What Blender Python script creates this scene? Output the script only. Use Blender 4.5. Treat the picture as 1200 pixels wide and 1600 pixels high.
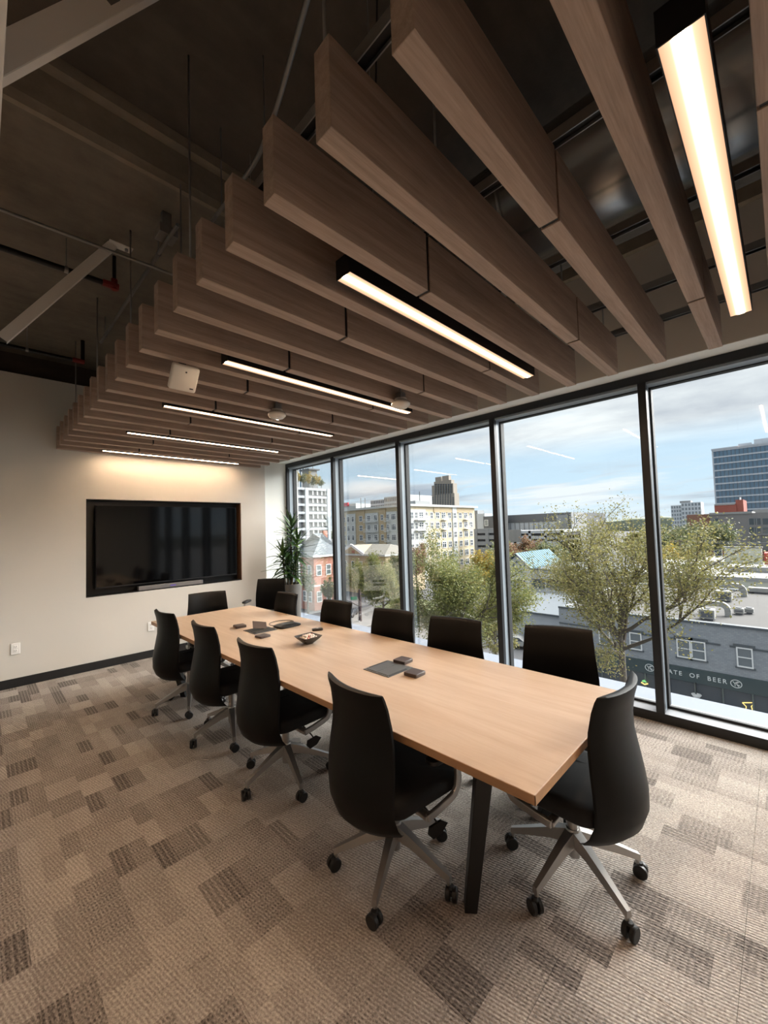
import bpy, bmesh, math, random
from mathutils import Vector, Matrix
random.seed(7)
PI = math.pi
for o in list(bpy.data.objects): bpy.data.objects.remove(o)
S = bpy.context.scene
COL = S.collection

# ------------------------------------------------------------------ camera
CF, CYAW, CPITCH, CROLL, CH = 631.12, 0.7898, 0.0437, -0.0306, 1.65     # focal length in px of a 1200x1600 frame
def cam_axes():
    f = Vector((math.sin(CYAW)*math.cos(CPITCH), math.cos(CYAW)*math.cos(CPITCH), math.sin(CPITCH)))
    r = Vector((math.cos(CYAW), -math.sin(CYAW), 0)); u = r.cross(f)
    c, s = math.cos(CROLL), math.sin(CROLL)
    return c*r + s*u, -s*r + c*u, f
CR, CU, CFW = cam_axes()
cd = bpy.data.cameras.new('camera'); cam = bpy.data.objects.new('camera', cd); COL.objects.link(cam)
cd.sensor_fit = 'VERTICAL'; cd.sensor_height = 36; cd.lens = 36*CF/1600
cd.clip_start = .02; cd.clip_end = 3000
cam.matrix_world = Matrix(((CR.x, CU.x, -CFW.x, 0), (CR.y, CU.y, -CFW.y, 0), (CR.z, CU.z, -CFW.z, CH), (0, 0, 0, 1)))
S.camera = cam
def pt(px, py, axis, val):                 # where the sight line of a pixel meets the plane axis = val
    d = CFW + CR*(px-600)/CF - CU*(py-800)/CF
    o = Vector((0, 0, CH)); return o + d*((val-o[axis])/d[axis])

# ------------------------------------------------------------------ node helpers
def mat_new(name):
    m = bpy.data.materials.new(name); m.use_nodes = True
    nt = m.node_tree; nt.nodes.clear()
    out = nt.nodes.new('ShaderNodeOutputMaterial')
    return m, nt, out
class NT:
    def __init__(s, nt): s.nt = nt
    def n(s, t, **kw):
        nd = s.nt.nodes.new(t)
        for k, v in kw.items():
            if k in nd.inputs: pass
            setattr(nd, k, v)
        return nd
    def l(s, a, b): s.nt.links.new(a, b)
    def val(s, x, sock):
        if isinstance(x, (int, float)): sock.default_value = x
        elif isinstance(x, (tuple, list)): sock.default_value = tuple(x) if len(sock.default_value) == len(x) else tuple(x)+(1,)
        else: s.l(x, sock)
    def math(s, op, a, b=0.0, c=None, clamp=False):
        nd = s.n('ShaderNodeMath', operation=op); nd.use_clamp = clamp
        s.val(a, nd.inputs[0]); s.val(b, nd.inputs[1])
        if c is not None: s.val(c, nd.inputs[2])
        return nd.outputs[0]
    def mix(s, f, a, b, blend='MIX'):
        nd = s.n('ShaderNodeMix', data_type='RGBA', blend_type=blend); nd.clamp_factor = True
        s.val(f, nd.inputs[0]); s.val(a, nd.inputs[6]); s.val(b, nd.inputs[7]); return nd.outputs[2]
    def noise(s, vec, scale, detail=4, rough=.55, dist=0.0):
        nd = s.n('ShaderNodeTexNoise'); s.l(vec, nd.inputs['Vector'])
        nd.inputs['Scale'].default_value = scale; nd.inputs['Detail'].default_value = detail
        nd.inputs['Roughness'].default_value = rough; nd.inputs['Distortion'].default_value = dist
        return nd.outputs[0]
    def mapping(s, vec, scale=(1,1,1), loc=(0,0,0), rot=(0,0,0)):
        nd = s.n('ShaderNodeMapping'); s.l(vec, nd.inputs[0])
        nd.inputs[1].default_value = loc; nd.inputs[2].default_value = rot; nd.inputs[3].default_value = scale
        return nd.outputs[0]
    def ramp(s, f, stops, interp='LINEAR'):
        nd = s.n('ShaderNodeValToRGB'); s.val(f, nd.inputs[0]); cr = nd.color_ramp; cr.interpolation = interp
        while len(cr.elements) < len(stops): cr.elements.new(.5)
        for e, (p, c) in zip(cr.elements, stops):
            e.position = p; e.color = (c, c, c, 1) if isinstance(c, (int, float)) else tuple(c)+(1,)
        return nd.outputs[0]
    def sep(s, v):
        nd = s.n('ShaderNodeSeparateXYZ'); s.l(v, nd.inputs[0]); return nd.outputs
    def comb(s, x, y, z):
        nd = s.n('ShaderNodeCombineXYZ'); s.val(x, nd.inputs[0]); s.val(y, nd.inputs[1]); s.val(z, nd.inputs[2]); return nd.outputs[0]
    def bump(s, h, strength=.3, dist=.01):
        nd = s.n('ShaderNodeBump'); s.l(h, nd.inputs['Height']); nd.inputs['Strength'].default_value = strength; nd.inputs['Distance'].default_value = dist
        return nd.outputs[0]
def srgb(r, g, b):
    f = lambda c: (c/255)/12.92 if c/255 <= .04045 else ((c/255+.055)/1.055)**2.4
    return (f(r), f(g), f(b))

# ------------------------------------------------------------------ sky and sun
w = bpy.data.worlds.new('overcast_sky'); S.world = w; w.use_nodes = True
nt = w.node_tree; nt.nodes.clear(); N = NT(nt)
tc = N.n('ShaderNodeTexCoord').outputs['Generated']
dx, dy, dz = N.sep(tc)
el = N.math('MAXIMUM', dz, 0.0)
base = N.ramp(el, [(0, srgb(214, 226, 232)), (.05, srgb(196, 218, 232)), (.16, srgb(184, 212, 232)), (.45, srgb(176, 204, 226)), (1, srgb(170, 198, 222))])
den = N.math('ADD', el, .10)
cv = N.comb(N.math('DIVIDE', dx, den), N.math('DIVIDE', dy, den), 0.0)
n1 = N.noise(N.mapping(cv, (.55, .30, 1), (3.1, 1.7, 0)), 1.0, 7, .56, .35)
n2 = N.noise(N.mapping(cv, (1.0, .55, 1), (8.3, 4.2, 0)), 1.2, 6, .6, .2)
hi = N.ramp(el, [(0, .15), (.10, .05), (.15, .20), (.20, 1.0), (1, 1.0)])               # cloud deck overhead, blue gap, bank low down
low = N.ramp(el, [(0, .25), (.03, .55), (.06, 1), (.105, 1), (.135, 0)])
clo = N.math('MULTIPLY', N.ramp(n2, [(.42, 0), (.56, 1)]), low)
chi = N.math('MULTIPLY', N.ramp(n1, [(.20, 0), (.42, 1)]), hi)
ccol = N.mix(N.ramp(n2, [(.36, 0), (.62, 1)]), srgb(184, 190, 198), srgb(228, 232, 233))
lcol = N.mix(N.ramp(n1, [(.40, 0), (.60, 1)]), srgb(160, 172, 186), srgb(222, 228, 232))
base = N.mix(chi, base, ccol)
sky = N.mix(clo, base, lcol)
# the ground half below the horizon, in case nothing stands there
sky = N.mix(N.math('LESS_THAN', dz, -0.002), sky, srgb(120, 125, 120))
bg = N.n('ShaderNodeBackground'); N.l(sky, bg.inputs[0]); bg.inputs[1].default_value = 1.0
wo = N.n('ShaderNodeOutputWorld'); N.l(bg.outputs[0], wo.inputs[0])

sl = bpy.data.lights.new('sun_through_cloud', 'SUN'); sl.energy = 12; sl.angle = math.radians(60); sl.color = (1, .97, .93)
sun = bpy.data.objects.new('sun_through_cloud', sl); COL.objects.link(sun)
sun.location = (60, -30, 80); sun.rotation_euler = Vector((.72, -.40, .66)).to_track_quat('Z', 'Y').to_euler()

S.view_settings.view_transform = 'Standard'; S.view_settings.look = 'None'
S.view_settings.gamma = 1; S.view_settings.use_curve_mapping = False; S.view_settings.exposure = 0.42

# ------------------------------------------------------------------ materials
M = {}
def pbr(name, col, rough=.5, metal=0., spec=.5, emit=None, estr=0., noise=0., nscale=8., bump=0., bscale=60., coat=0.):
    m, nt, out = mat_new(name); N = NT(nt)
    b = N.n('ShaderNodeBsdfPrincipled'); N.l(b.outputs[0], out.inputs[0])
    co = N.n('ShaderNodeTexCoord').outputs['Object']
    if noise:
        f = N.noise(co, nscale, 4, .6)
        N.l(N.mix(f, tuple(c*(1-noise) for c in col), tuple(min(1, c*(1+noise)) for c in col)), b.inputs['Base Color'])
    else: b.inputs['Base Color'].default_value = tuple(col)+(1,)
    if bump: N.l(N.bump(N.noise(co, bscale, 3, .6), bump, .003), b.inputs['Normal'])
    b.inputs['Roughness'].default_value = rough; b.inputs['Metallic'].default_value = metal
    b.inputs['Specular IOR Level'].default_value = spec; b.inputs['Coat Weight'].default_value = coat
    if emit: b.inputs['Emission Color'].default_value = tuple(emit)+(1,); b.inputs['Emission Strength'].default_value = estr
    M[name] = m; return m
def wood(name, light, dark, axis, rough=.5, scale=1., streak=26., bump=.08, fine=.5):
    m, nt, out = mat_new(name); N = NT(nt)
    b = N.n('ShaderNodeBsdfPrincipled'); N.l(b.outputs[0], out.inputs[0])
    co = N.n('ShaderNodeTexCoord').outputs['Object']
    rnd = N.n('ShaderNodeObjectInfo').outputs['Random']
    off = N.n('ShaderNodeVectorMath', operation='ADD'); N.l(co, off.inputs[0])
    N.l(N.comb(N.math('MULTIPLY', rnd, 17.), N.math('MULTIPLY', rnd, 5.), N.math('MULTIPLY', rnd, 9.)), off.inputs[1])
    sc = [streak*scale]*3; sc[axis] = 1.3*scale
    sf = [streak*7*scale]*3; sf[axis] = 9*scale
    g1 = N.noise(N.mapping(off.outputs[0], sc), 1., 5, .6, .6)
    g2 = N.noise(N.mapping(off.outputs[0], sf), 1., 3, .6, .2)
    f = N.math('ADD', N.math('MULTIPLY', g1, 1-fine*.5), N.math('MULTIPLY', g2, fine*.5))
    f = N.ramp(f, [(.30, 0), (.70, 1)])
    N.l(N.mix(f, dark, light), b.inputs['Base Color'])
    N.l(N.bump(g2, bump, .002), b.inputs['Normal'])
    b.inputs['Roughness'].default_value = rough
    M[name] = m; return m
pbr('wall_paint', srgb(206, 204, 198), .85, bump=.04, bscale=220)
pbr('white_paint', srgb(228, 230, 226), .8, bump=.03, bscale=220)
pbr('bulkhead_paint', srgb(198, 192, 184), .85, bump=.03, bscale=200)
pbr('base_black', srgb(22, 22, 23), .55)
pbr('frame_black', srgb(38, 41, 45), .42, .35)
pbr('frame_side_daylit', srgb(146, 158, 168), .4, .1)  # daylight on the frame's side faces put into a paler blue-grey
pbr('gasket', srgb(26, 28, 30), .6)
pbr('sill_metal', srgb(128, 131, 136), .5, .2)
pbr('ledge_metal', srgb(112, 119, 131), .8)
pbr('black_metal', srgb(20, 20, 21), .45, .3)
pbr('black_plastic', srgb(20, 20, 21), .5)
pbr('wheel_black', srgb(16, 16, 17), .45)
pbr('aluminium', srgb(176, 174, 172), .34, .85)
pbr('galvanised', srgb(150, 150, 148), .4, .8, noise=.12, nscale=5)
pbr('zinc_white', srgb(226, 220, 212), .6, .0)
pbr('duct_steel', srgb(165, 168, 170), .26, .95, noise=.1, nscale=3)
pbr('pipe_black', srgb(14, 14, 15), .45, .2)
pbr('pipe_red', srgb(120, 26, 22), .5)
pbr('leather', srgb(10, 10, 10), .46, bump=.10, bscale=420, spec=.22)
pbr('seat_fabric', srgb(11, 11, 13), .8, bump=.2, bscale=500)
pbr('tv_body', srgb(12, 12, 13), .35)
pbr('tv_screen', srgb(4, 4, 5), .07, spec=.5)
pbr('tv_bezel', srgb(58, 58, 60), .3, .6)
pbr('niche_black', srgb(14, 13, 13), .4)
pbr('soundbar_cloth', srgb(110, 108, 108), .8, bump=.3, bscale=300)
pbr('logo_violet', srgb(110, 90, 190), .5)
pbr('outlet_white', srgb(236, 236, 234), .4)
pbr('outlet_slot', srgb(50, 50, 50), .5)
pbr('device_white', srgb(224, 218, 208), .45)
pbr('lens_clear', srgb(205, 195, 185), .15, coat=.5)
pbr('module_grey', srgb(86, 89, 90), .45, .3)
pbr('module_dark', srgb(30, 31, 32), .5)
pbr('coaster_brown', srgb(62, 50, 46), .4)
pbr('bowl_black', srgb(30, 27, 25), .3)
pbr('mint_white', srgb(232, 222, 212), .5)
pbr('mint_red', srgb(222, 165, 155), .5)
pbr('pot_concrete', srgb(94, 92, 89), .85, noise=.45, nscale=60, bump=.3, bscale=90)
pbr('soil', srgb(52, 40, 32), .95, noise=.4, nscale=40)
pbr('cane', srgb(96, 88, 66), .8, noise=.25, nscale=30)
wood('baffle_wood', srgb(180, 157, 141), srgb(132, 111, 97), 0, .55, fine=.7)
wood('table_wood', srgb(190, 171, 151), srgb(172, 148, 125), 1, .33, streak=14., bump=.03, fine=.35)
M['table_wood'].node_tree.nodes['Principled BSDF'].inputs['Specular IOR Level'].default_value = .55
wood('table_edge', srgb(176, 136, 98), srgb(150, 112, 78), 1, .45, streak=14.)
wood('niche_jamb_reflection', srgb(112, 80, 58), srgb(84, 58, 42), 2, .4)  # wood-brown stands in for light reflected on the black niche jamb

def m_leaf(name, cols, trans=.25, rough=.5):
    m, nt, out = mat_new(name); N = NT(nt)
    g = N.n('ShaderNodeNewGeometry')
    st = [(i/(len(cols)-1), c) for i, c in enumerate(cols)]
    c = N.ramp(g.outputs['Random Per Island'], st)
    b = N.n('ShaderNodeBsdfPrincipled'); N.l(c, b.inputs['Base Color']); b.inputs['Roughness'].default_value = rough
    b.inputs['Specular IOR Level'].default_value = .3
    t = N.n('ShaderNodeBsdfTranslucent'); N.l(c, t.inputs[0])
    mx = N.n('ShaderNodeMixShader'); mx.inputs[0].default_value = trans
    N.l(b.outputs[0], mx.inputs[1]); N.l(t.outputs[0], mx.inputs[2]); N.l(mx.outputs[0], out.inputs[0])
    M[name] = m; return m
m_leaf('autumn_leaf', [srgb(110, 112, 72), srgb(134, 132, 82), srgb(152, 142, 86), srgb(118, 113, 80)], .4)
m_leaf('green_leaf', [srgb(98, 108, 66), srgb(124, 130, 78), srgb(146, 142, 82), srgb(112, 118, 80)], .4)
m_leaf('dull_leaf', [srgb(86, 96, 70), srgb(112, 120, 84), srgb(128, 124, 88)], .3)
m_leaf('russet_leaf', [srgb(130, 96, 80), srgb(150, 118, 92), srgb(120, 112, 76)], .3)
m_leaf('yellow_leaf', [srgb(178, 152, 60), srgb(160, 146, 72), srgb(188, 160, 80)], .3)
pbr('bark', srgb(92, 84, 76), .9, noise=.3, nscale=12)
def m_plantleaf():
    m, nt, out = mat_new('dracaena_leaf'); N = NT(nt)
    r = N.n('ShaderNodeObjectInfo').outputs['Random']
    c = N.ramp(r, [(0, srgb(34, 58, 30)), (.6, srgb(54, 84, 38)), (1, srgb(92, 120, 52))])
    b = N.n('ShaderNodeBsdfPrincipled'); N.l(c, b.inputs['Base Color']); b.inputs['Roughness'].default_value = .35
    N.l(b.outputs[0], out.inputs[0]); M['dracaena_leaf'] = m
m_plantleaf()

def m_glass(name, refl_boost=1.0, tint=(.93, .97, .97)):
    m, nt, out = mat_new(name); N = NT(nt)
    fr = N.n('ShaderNodeFresnel'); fr.inputs[0].default_value = 1.5
    t = N.n('ShaderNodeBsdfTransparent'); t.inputs[0].default_value = tint+(1,)
    g = N.n('ShaderNodeBsdfGlossy'); g.inputs['Roughness'].default_value = 0.0; g.inputs[0].default_value = (1, 1, 1, 1)
    mx = N.n('ShaderNodeMixShader'); N.l(N.math('MULTIPLY', fr.outputs[0], refl_boost, clamp=True), mx.inputs[0])
    N.l(t.outputs[0], mx.inputs[1]); N.l(g.outputs[0], mx.inputs[2]); N.l(mx.outputs[0], out.inputs[0])
    M[name] = m
m_glass('window_glass', .32, (.97, .985, .985)); m_glass('partition_glass', .3)

def m_concrete(name, a, b_, s=1.0):
    m, nt, out = mat_new(name); N = NT(nt)
    p = N.n('ShaderNodeNewGeometry').outputs['Position']
    n1 = N.noise(p, 1.1*s, 6, .62, .4); n2 = N.noise(p, 7*s, 5, .65); n3 = N.noise(N.mapping(p, (.7, 9, 9)), 1., 4, .6)
    f = N.math('ADD', N.math('MULTIPLY', n1, .55), N.math('ADD', N.math('MULTIPLY', n2, .25), N.math('MULTIPLY', n3, .2)))
    c = N.mix(N.ramp(f, [(.36, 0), (.64, 1)]), a, b_)
    bs = N.n('ShaderNodeBsdfPrincipled'); N.l(c, bs.inputs['Base Color']); bs.inputs['Roughness'].default_value = .9
    N.l(N.bump(n2, .35, .01), bs.inputs['Normal']); N.l(bs.outputs[0], out.inputs[0]); M[name] = m
m_concrete('ceiling_concrete', srgb(88, 80, 70), srgb(126, 117, 104))
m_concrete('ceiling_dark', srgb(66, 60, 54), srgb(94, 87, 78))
m_concrete('beam_concrete', srgb(116, 106, 92), srgb(152, 142, 126), 1.5)

def m_carpet():
    m, nt, out = mat_new('carpet_loop'); N = NT(nt)
    p = N.n('ShaderNodeNewGeometry').outputs['Position']
    x, y, z = N.sep(p)
    cx, cy = .083, .222
    colx = N.math('FLOOR', N.math('DIVIDE', x, .166))
    wn0 = N.n('ShaderNodeTexWhiteNoise', noise_dimensions='2D'); N.l(N.comb(colx, 3.0, 0.0), wn0.inputs['Vector'])
    ys = N.math('ADD', y, N.math('MULTIPLY', N.math('FLOOR', N.math('MULTIPLY', wn0.outputs[0], 4.)), cy/4))
    ix = N.math('FLOOR', N.math('DIVIDE', x, cx)); iy = N.math('FLOOR', N.math('DIVIDE', ys, cy))
    def wn(a, b, k):
        nd = N.n('ShaderNodeTexWhiteNoise', noise_dimensions='3D'); N.l(N.comb(a, b, k), nd.inputs['Vector']); return nd.outputs[0]
    r1 = wn(ix, iy, 1.0); r2 = wn(colx, iy, 2.0)
    fine = N.noise(N.mapping(p, (125, 88, 1)), 1., 3, .75)
    loop = N.math('MULTIPLY', N.math('ADD', N.math('SINE', N.math('MULTIPLY', N.math('ADD', x, N.math('MULTIPLY', y, .22)), 2*PI/.014)), 1.), .5)
    stripe = N.math('GREATER_THAN', N.math('SINE', N.math('MULTIPLY', x, 2*PI/.024)), -.25)
    dash = N.math('MULTIPLY', N.math('GREATER_THAN', N.math('SINE', N.math('MULTIPLY', x, 2*PI/.0135)), .0),
                  N.math('GREATER_THAN', N.math('SINE', N.math('ADD', N.math('ADD', N.math('MULTIPLY', y, 2*PI/.021), N.math('MULTIPLY', fine, 5.)), N.math('MULTIPLY', ix, 1.3))), .0))
    dots = N.math('MULTIPLY', dash, N.ramp(N.noise(N.mapping(p, (40, 40, 1)), 1., 2, .6), [(.35, .3), (.6, 1)]))
    isdark = N.math('GREATER_THAN', N.math('MULTIPLY', r1, N.math('ADD', .55, N.math('MULTIPLY', r2, .5))), .70)
    ismid = N.math('GREATER_THAN', r2, .5)
    tone = N.math('ADD', .74, N.math('MULTIPLY', N.math('SUBTRACT', r1, .5), .14))
    tone = N.math('SUBTRACT', tone, N.math('MULTIPLY', N.math('MULTIPLY', ismid, N.math('ADD', dots, .22)), .27))
    tone = N.math('SUBTRACT', tone, N.math('MULTIPLY', isdark, N.math('ADD', .15, N.math('MULTIPLY', stripe, .18))))
    tone = N.math('ADD', tone, N.math('MULTIPLY', N.math('SUBTRACT', fine, .5), 1.25))
    tone = N.math('SUBTRACT', tone, N.math('MULTIPLY', loop, .16))
    big = N.noise(p, 2.2, 3, .5)
    tone = N.math('ADD', tone, N.math('MULTIPLY', N.math('SUBTRACT', big, .5), .20))
    c = N.ramp(tone, [(.10, srgb(72, 67, 64)), (.55, srgb(136, 129, 123)), (1.0, srgb(196, 189, 180))])
    b = N.n('ShaderNodeBsdfPrincipled'); N.l(c, b.inputs['Base Color']); b.inputs['Roughness'].default_value = .95
    b.inputs['Specular IOR Level'].default_value = .1
    N.l(N.bump(N.math('ADD', fine, N.math('MULTIPLY', loop, .6)), .55, .006), b.inputs['Normal'])
    N.l(b.outputs[0], out.inputs[0]); M['carpet_loop'] = m
m_carpet()

def m_lamp():
    m, nt, out = mat_new('lamp_diffuser'); N = NT(nt)
    co = N.n('ShaderNodeTexCoord').outputs['Object']
    x, y, z = N.sep(co)
    f = N.math('DIVIDE', N.math('ABSOLUTE', y), .043, clamp=True)
    e = N.n('ShaderNodeEmission')
    N.l(N.ramp(f, [(0, (1, .71, .46)), (.3, (1, .66, .41)), (1, (1, .56, .33))]), e.inputs[0])
    N.l(N.math('MULTIPLY', N.ramp(f, [(0, 1), (.13, .8), (.26, .18), (.40, .022), (.52, .0095), (1, .0065)]), 118.), e.inputs[1])
    N.l(e.outputs[0], out.inputs[0]); M['lamp_diffuser'] = m
m_lamp()
def m_flatlamp(name, col, s):
    m, nt, out = mat_new(name); N = NT(nt); e = N.n('ShaderNodeEmission'); e.inputs[0].default_value = col+(1,); e.inputs[1].default_value = s
    N.l(e.outputs[0], out.inputs[0]); M[name] = m
m_flatlamp('corridor_diffuser', (1, .55, .34), 260.)
m_flatlamp('neon_amber', (1, .68, .22), 1.2); m_flatlamp('neon_green', (.3, .9, .3), .7)

def m_brick(name, c1, c2, mortar, scale, rough=.9):
    m, nt, out = mat_new(name); N = NT(nt)
    p = N.n('ShaderNodeNewGeometry').outputs['Position']; x, y, z = N.sep(p)
    bt = N.n('ShaderNodeTexBrick'); N.l(N.comb(N.math('ADD', x, y), z, 0.0), bt.inputs['Vector'])
    bt.inputs['Color1'].default_value = c1+(1,); bt.inputs['Color2'].default_value = c2+(1,); bt.inputs['Mortar'].default_value = mortar+(1,)
    bt.inputs['Scale'].default_value = scale; bt.inputs['Mortar Size'].default_value = .015
    b = N.n('ShaderNodeBsdfPrincipled'); N.l(bt.outputs[0], b.inputs['Base Color']); b.inputs['Roughness'].default_value = rough
    N.l(b.outputs[0], out.inputs[0]); M[name] = m
m_brick('brick_grey', srgb(148, 152, 158), srgb(160, 164, 170), srgb(136, 140, 146), 2.2)
m_brick('brick_red', srgb(172, 112, 96), srgb(186, 128, 110), srgb(176, 150, 138), 2.2)
m_brick('brick_red_far', srgb(150, 84, 74), srgb(158, 92, 80), srgb(150, 96, 86), 1.)
for nm, c, r in (('cream_wall', srgb(200, 186, 158), .85), ('tan_wall', srgb(186, 168, 138), .85), ('offwhite_wall', srgb(198, 200, 198), .85),
                 ('white_wall', srgb(206, 207, 210), .85), ('pale_concrete', srgb(184, 189, 196), .85), ('dark_cladding', srgb(92, 94, 98), .6),
                 ('mid_cladding', srgb(134, 136, 138), .7), ('roof_grey', srgb(88, 86, 85), .95), ('roof_white', srgb(150, 150, 149), .95),
                 ('roof_slate', srgb(118, 124, 130), .9), ('roof_tan', srgb(136, 132, 124), .9), ('roof_blue', srgb(66, 108, 124), .7),
                 ('tower_stone', srgb(150, 142, 132), .85), ('tower_light', srgb(196, 200, 204), .8), ('trim_white', srgb(236, 236, 236), .7),
                 ('trim_dark', srgb(86, 92, 98), .6), ('void_dark', srgb(42, 44, 50), .8), ('asphalt', srgb(92, 92, 95), .95), ('pavement', srgb(122, 119, 117), .95),
                 ('verge_green', srgb(112, 118, 84), .95), ('shop_band', srgb(58, 74, 78), .5), ('shop_frame', srgb(96, 106, 106), .5), ('letter_white', srgb(232, 236, 236), .6),
                 ('brown_brick_far', srgb(140, 102, 86), .9), ('grey_wall', srgb(128, 126, 126), .85), ('weathered_wall', srgb(190, 190, 178), .9),
                 ('sign_green', srgb(40, 150, 110), .5), ('pole_brown', srgb(70, 54, 58), .6), ('hill_green', srgb(126, 134, 120), .95), ('line_paint', srgb(230, 230, 228), .8),
                 ('car_silver', srgb(130, 132, 136), .4), ('car_dark', srgb(60, 62, 68), .3), ('car_white', srgb(170, 170, 168), .4), ('hvac_grey', srgb(150, 150, 148), .7), ('hvac_dark', srgb(96, 98, 104), .7),
                 ('sign_red', srgb(206, 60, 70), .6), ('roof_patch', srgb(140, 130, 120), .95), ('terrace_red', srgb(176, 74, 66), .8)):
    pbr(nm, c, r, noise=.07, nscale=.6)
pbr('far_glass', srgb(96, 118, 136), .12, .3, noise=.25, nscale=.15)
pbr('pane_dark', srgb(78, 86, 94), .12, .2)
pbr('pane_mid', srgb(120, 128, 134), .15, .2)

# ------------------------------------------------------------------ mesh helpers
class MB:
    def __init__(s): s.v = []; s.f = []
    def add(s, vs, fs):
        k = len(s.v); s.v += [tuple(v) for v in vs]; s.f += [tuple(i+k for i in f) for f in fs]; return s
    def box(s, x0, x1, y0, y1, z0, z1):
        return s.add([(x0,y0,z0),(x1,y0,z0),(x1,y1,z0),(x0,y1,z0),(x0,y0,z1),(x1,y0,z1),(x1,y1,z1),(x0,y1,z1)],
                     [(3,2,1,0),(4,5,6,7),(0,1,5,4),(1,2,6,5),(2,3,7,6),(3,0,4,7)])
    def bar(s, a, b, w, h, up=(0,0,1), w2=None, h2=None):
        a = Vector(a); b = Vector(b); d = (b-a).normalized(); up = Vector(up)
        if abs(d.dot(up)) > .98: up = Vector((0,1,0))
        r = d.cross(up).normalized(); u = r.cross(d).normalized()
        w2 = w if w2 is None else w2; h2 = h if h2 is None else h2; vs = []
        for p, ww, hh in ((a, w, h), (b, w2, h2)):
            vs += [p-r*ww/2-u*hh/2, p+r*ww/2-u*hh/2, p+r*ww/2+u*hh/2, p-r*ww/2+u*hh/2]
        return s.add(vs, [(3,2,1,0),(4,5,6,7),(0,1,5,4),(1,2,6,5),(2,3,7,6),(3,0,4,7)])
    def tube(s, pts, r, n=10, caps=True):
        pts = [Vector(p) for p in pts]; rr = r if isinstance(r, (list, tuple)) else [r]*len(pts); rings = []; prev = None
        for i, p in enumerate(pts):
            d = (pts[min(i+1, len(pts)-1)]-pts[max(i-1, 0)]).normalized()
            if prev is None:
                a = Vector((0,0,1)) if abs(d.z) < .9 else Vector((1,0,0)); u = d.cross(a).normalized()
            else: u = (prev-d*prev.dot(d)).normalized()
            prev = u; v = d.cross(u)
            rings.append([p+(u*math.cos(2*PI*k/n)+v*math.sin(2*PI*k/n))*rr[i] for k in range(n)])
        return s.loft(rings, caps=caps)
    def ribbon(s, pts, w, h, up=(0,0,1)):           # rectangular section swept along a path; w across, h along up-ish
        pts = [Vector(p) for p in pts]; rings = []
        for i, p in enumerate(pts):
            d = (pts[min(i+1, len(pts)-1)]-pts[max(i-1, 0)]).normalized(); r = Vector(up); u = r.cross(d).normalized()
            rings.append([p-r*w/2-u*h/2, p+r*w/2-u*h/2, p+r*w/2+u*h/2, p-r*w/2+u*h/2])
        return s.loft(rings)
    def loft(s, rings, caps=True, closed=True):
        n = len(rings[0]); vs = [p for r in rings for p in r]; fs = []
        for i in range(len(rings)-1):
            for k in range(n if closed else n-1):
                k2 = (k+1) % n; fs.append((i*n+k, i*n+k2, (i+1)*n+k2, (i+1)*n+k))
        if caps: fs += [tuple(reversed(range(n))), tuple(range((len(rings)-1)*n, len(rings)*n))]
        return s.add(vs, fs)
    def lathe(s, prof, n=24, c=(0,0,0), caps=True):
        return s.loft([[(c[0]+r*math.cos(2*PI*k/n), c[1]+r*math.sin(2*PI*k/n), c[2]+z) for k in range(n)] for r, z in prof], caps=caps)
    def prism(s, poly, fn, d0, d1):                # poly of 2-D points, fn(a, b, d) -> 3-D
        n = len(poly); vs = [fn(a, b, d0) for a, b in poly]+[fn(a, b, d1) for a, b in poly]
        return s.add(vs, [tuple(reversed(range(n))), tuple(range(n, 2*n))]+[(i, (i+1) % n, n+(i+1) % n, n+i) for i in range(n)])
    def mesh(s, name, mat, org=(0,0,0), smooth=False):
        me = bpy.data.meshes.new(name); o = Vector(org)
        me.from_pydata([tuple(Vector(v)-o) for v in s.v], [], s.f)
        bm = bmesh.new(); bm.from_mesh(me); bmesh.ops.recalc_face_normals(bm, faces=bm.faces); bm.to_mesh(me); bm.free()
        for m in (mat if isinstance(mat, (list, tuple)) else [mat]): me.materials.append(M[m])
        if smooth: me.shade_smooth() if smooth is True else me.set_sharp_from_angle(angle=math.radians(smooth))
        if smooth and smooth is not True: me.polygons.foreach_set('use_smooth', [True]*len(me.polygons))
        me.update(); return me
    def build(s, name, mat, parent=None, org=None, smooth=False, bevel=0., seg=2):
        if org is None: org = parent.get('_o', (0,0,0)) if parent else (0,0,0)
        ob = bpy.data.objects.new(name, s.mesh(name, mat, org, smooth)); COL.objects.link(ob)
        if parent: ob.parent = parent
        else: ob.location = org
        if bevel:
            b = ob.modifiers.new('bevel', 'BEVEL'); b.width = bevel; b.segments = seg; b.limit_method = 'ANGLE'; b.angle_limit = math.radians(40)
        return ob
def tag(o, label=None, cat=None, group=None, kind=None):
    if label: o['label'] = label
    if cat: o['category'] = cat
    if group: o['group'] = group
    if kind: o['kind'] = kind
    return o
def thing(name, label, cat, loc=(0,0,0), rz=0., group=None, world=True):
    o = bpy.data.objects.new(name, None); COL.objects.link(o); o.location = loc; o.rotation_euler = (0, 0, rz); o.empty_display_size = .1
    o['_o'] = tuple(loc) if world else (0., 0., 0.)
    return tag(o, label, cat, group)
def struct(o): o['kind'] = 'structure'; return o
def inst(name, me, parent, loc, rot=(0,0,0), scale=(1,1,1)):
    o = bpy.data.objects.new(name, me); COL.objects.link(o); o.parent = parent; o.location = loc; o.rotation_euler = rot; o.scale = scale; return o
def copy_tree(o, parent=None):
    c = o.copy(); COL.objects.link(c); c.parent = parent
    for ch in list(o.children): copy_tree(ch, c)
    return c
ORD = 'first second third fourth fifth sixth seventh eighth ninth tenth eleventh twelfth thirteenth fourteenth fifteenth sixteenth seventeenth eighteenth nineteenth twentieth twenty-first twenty-second twenty-third twenty-fourth twenty-fifth twenty-sixth'.split()
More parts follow.
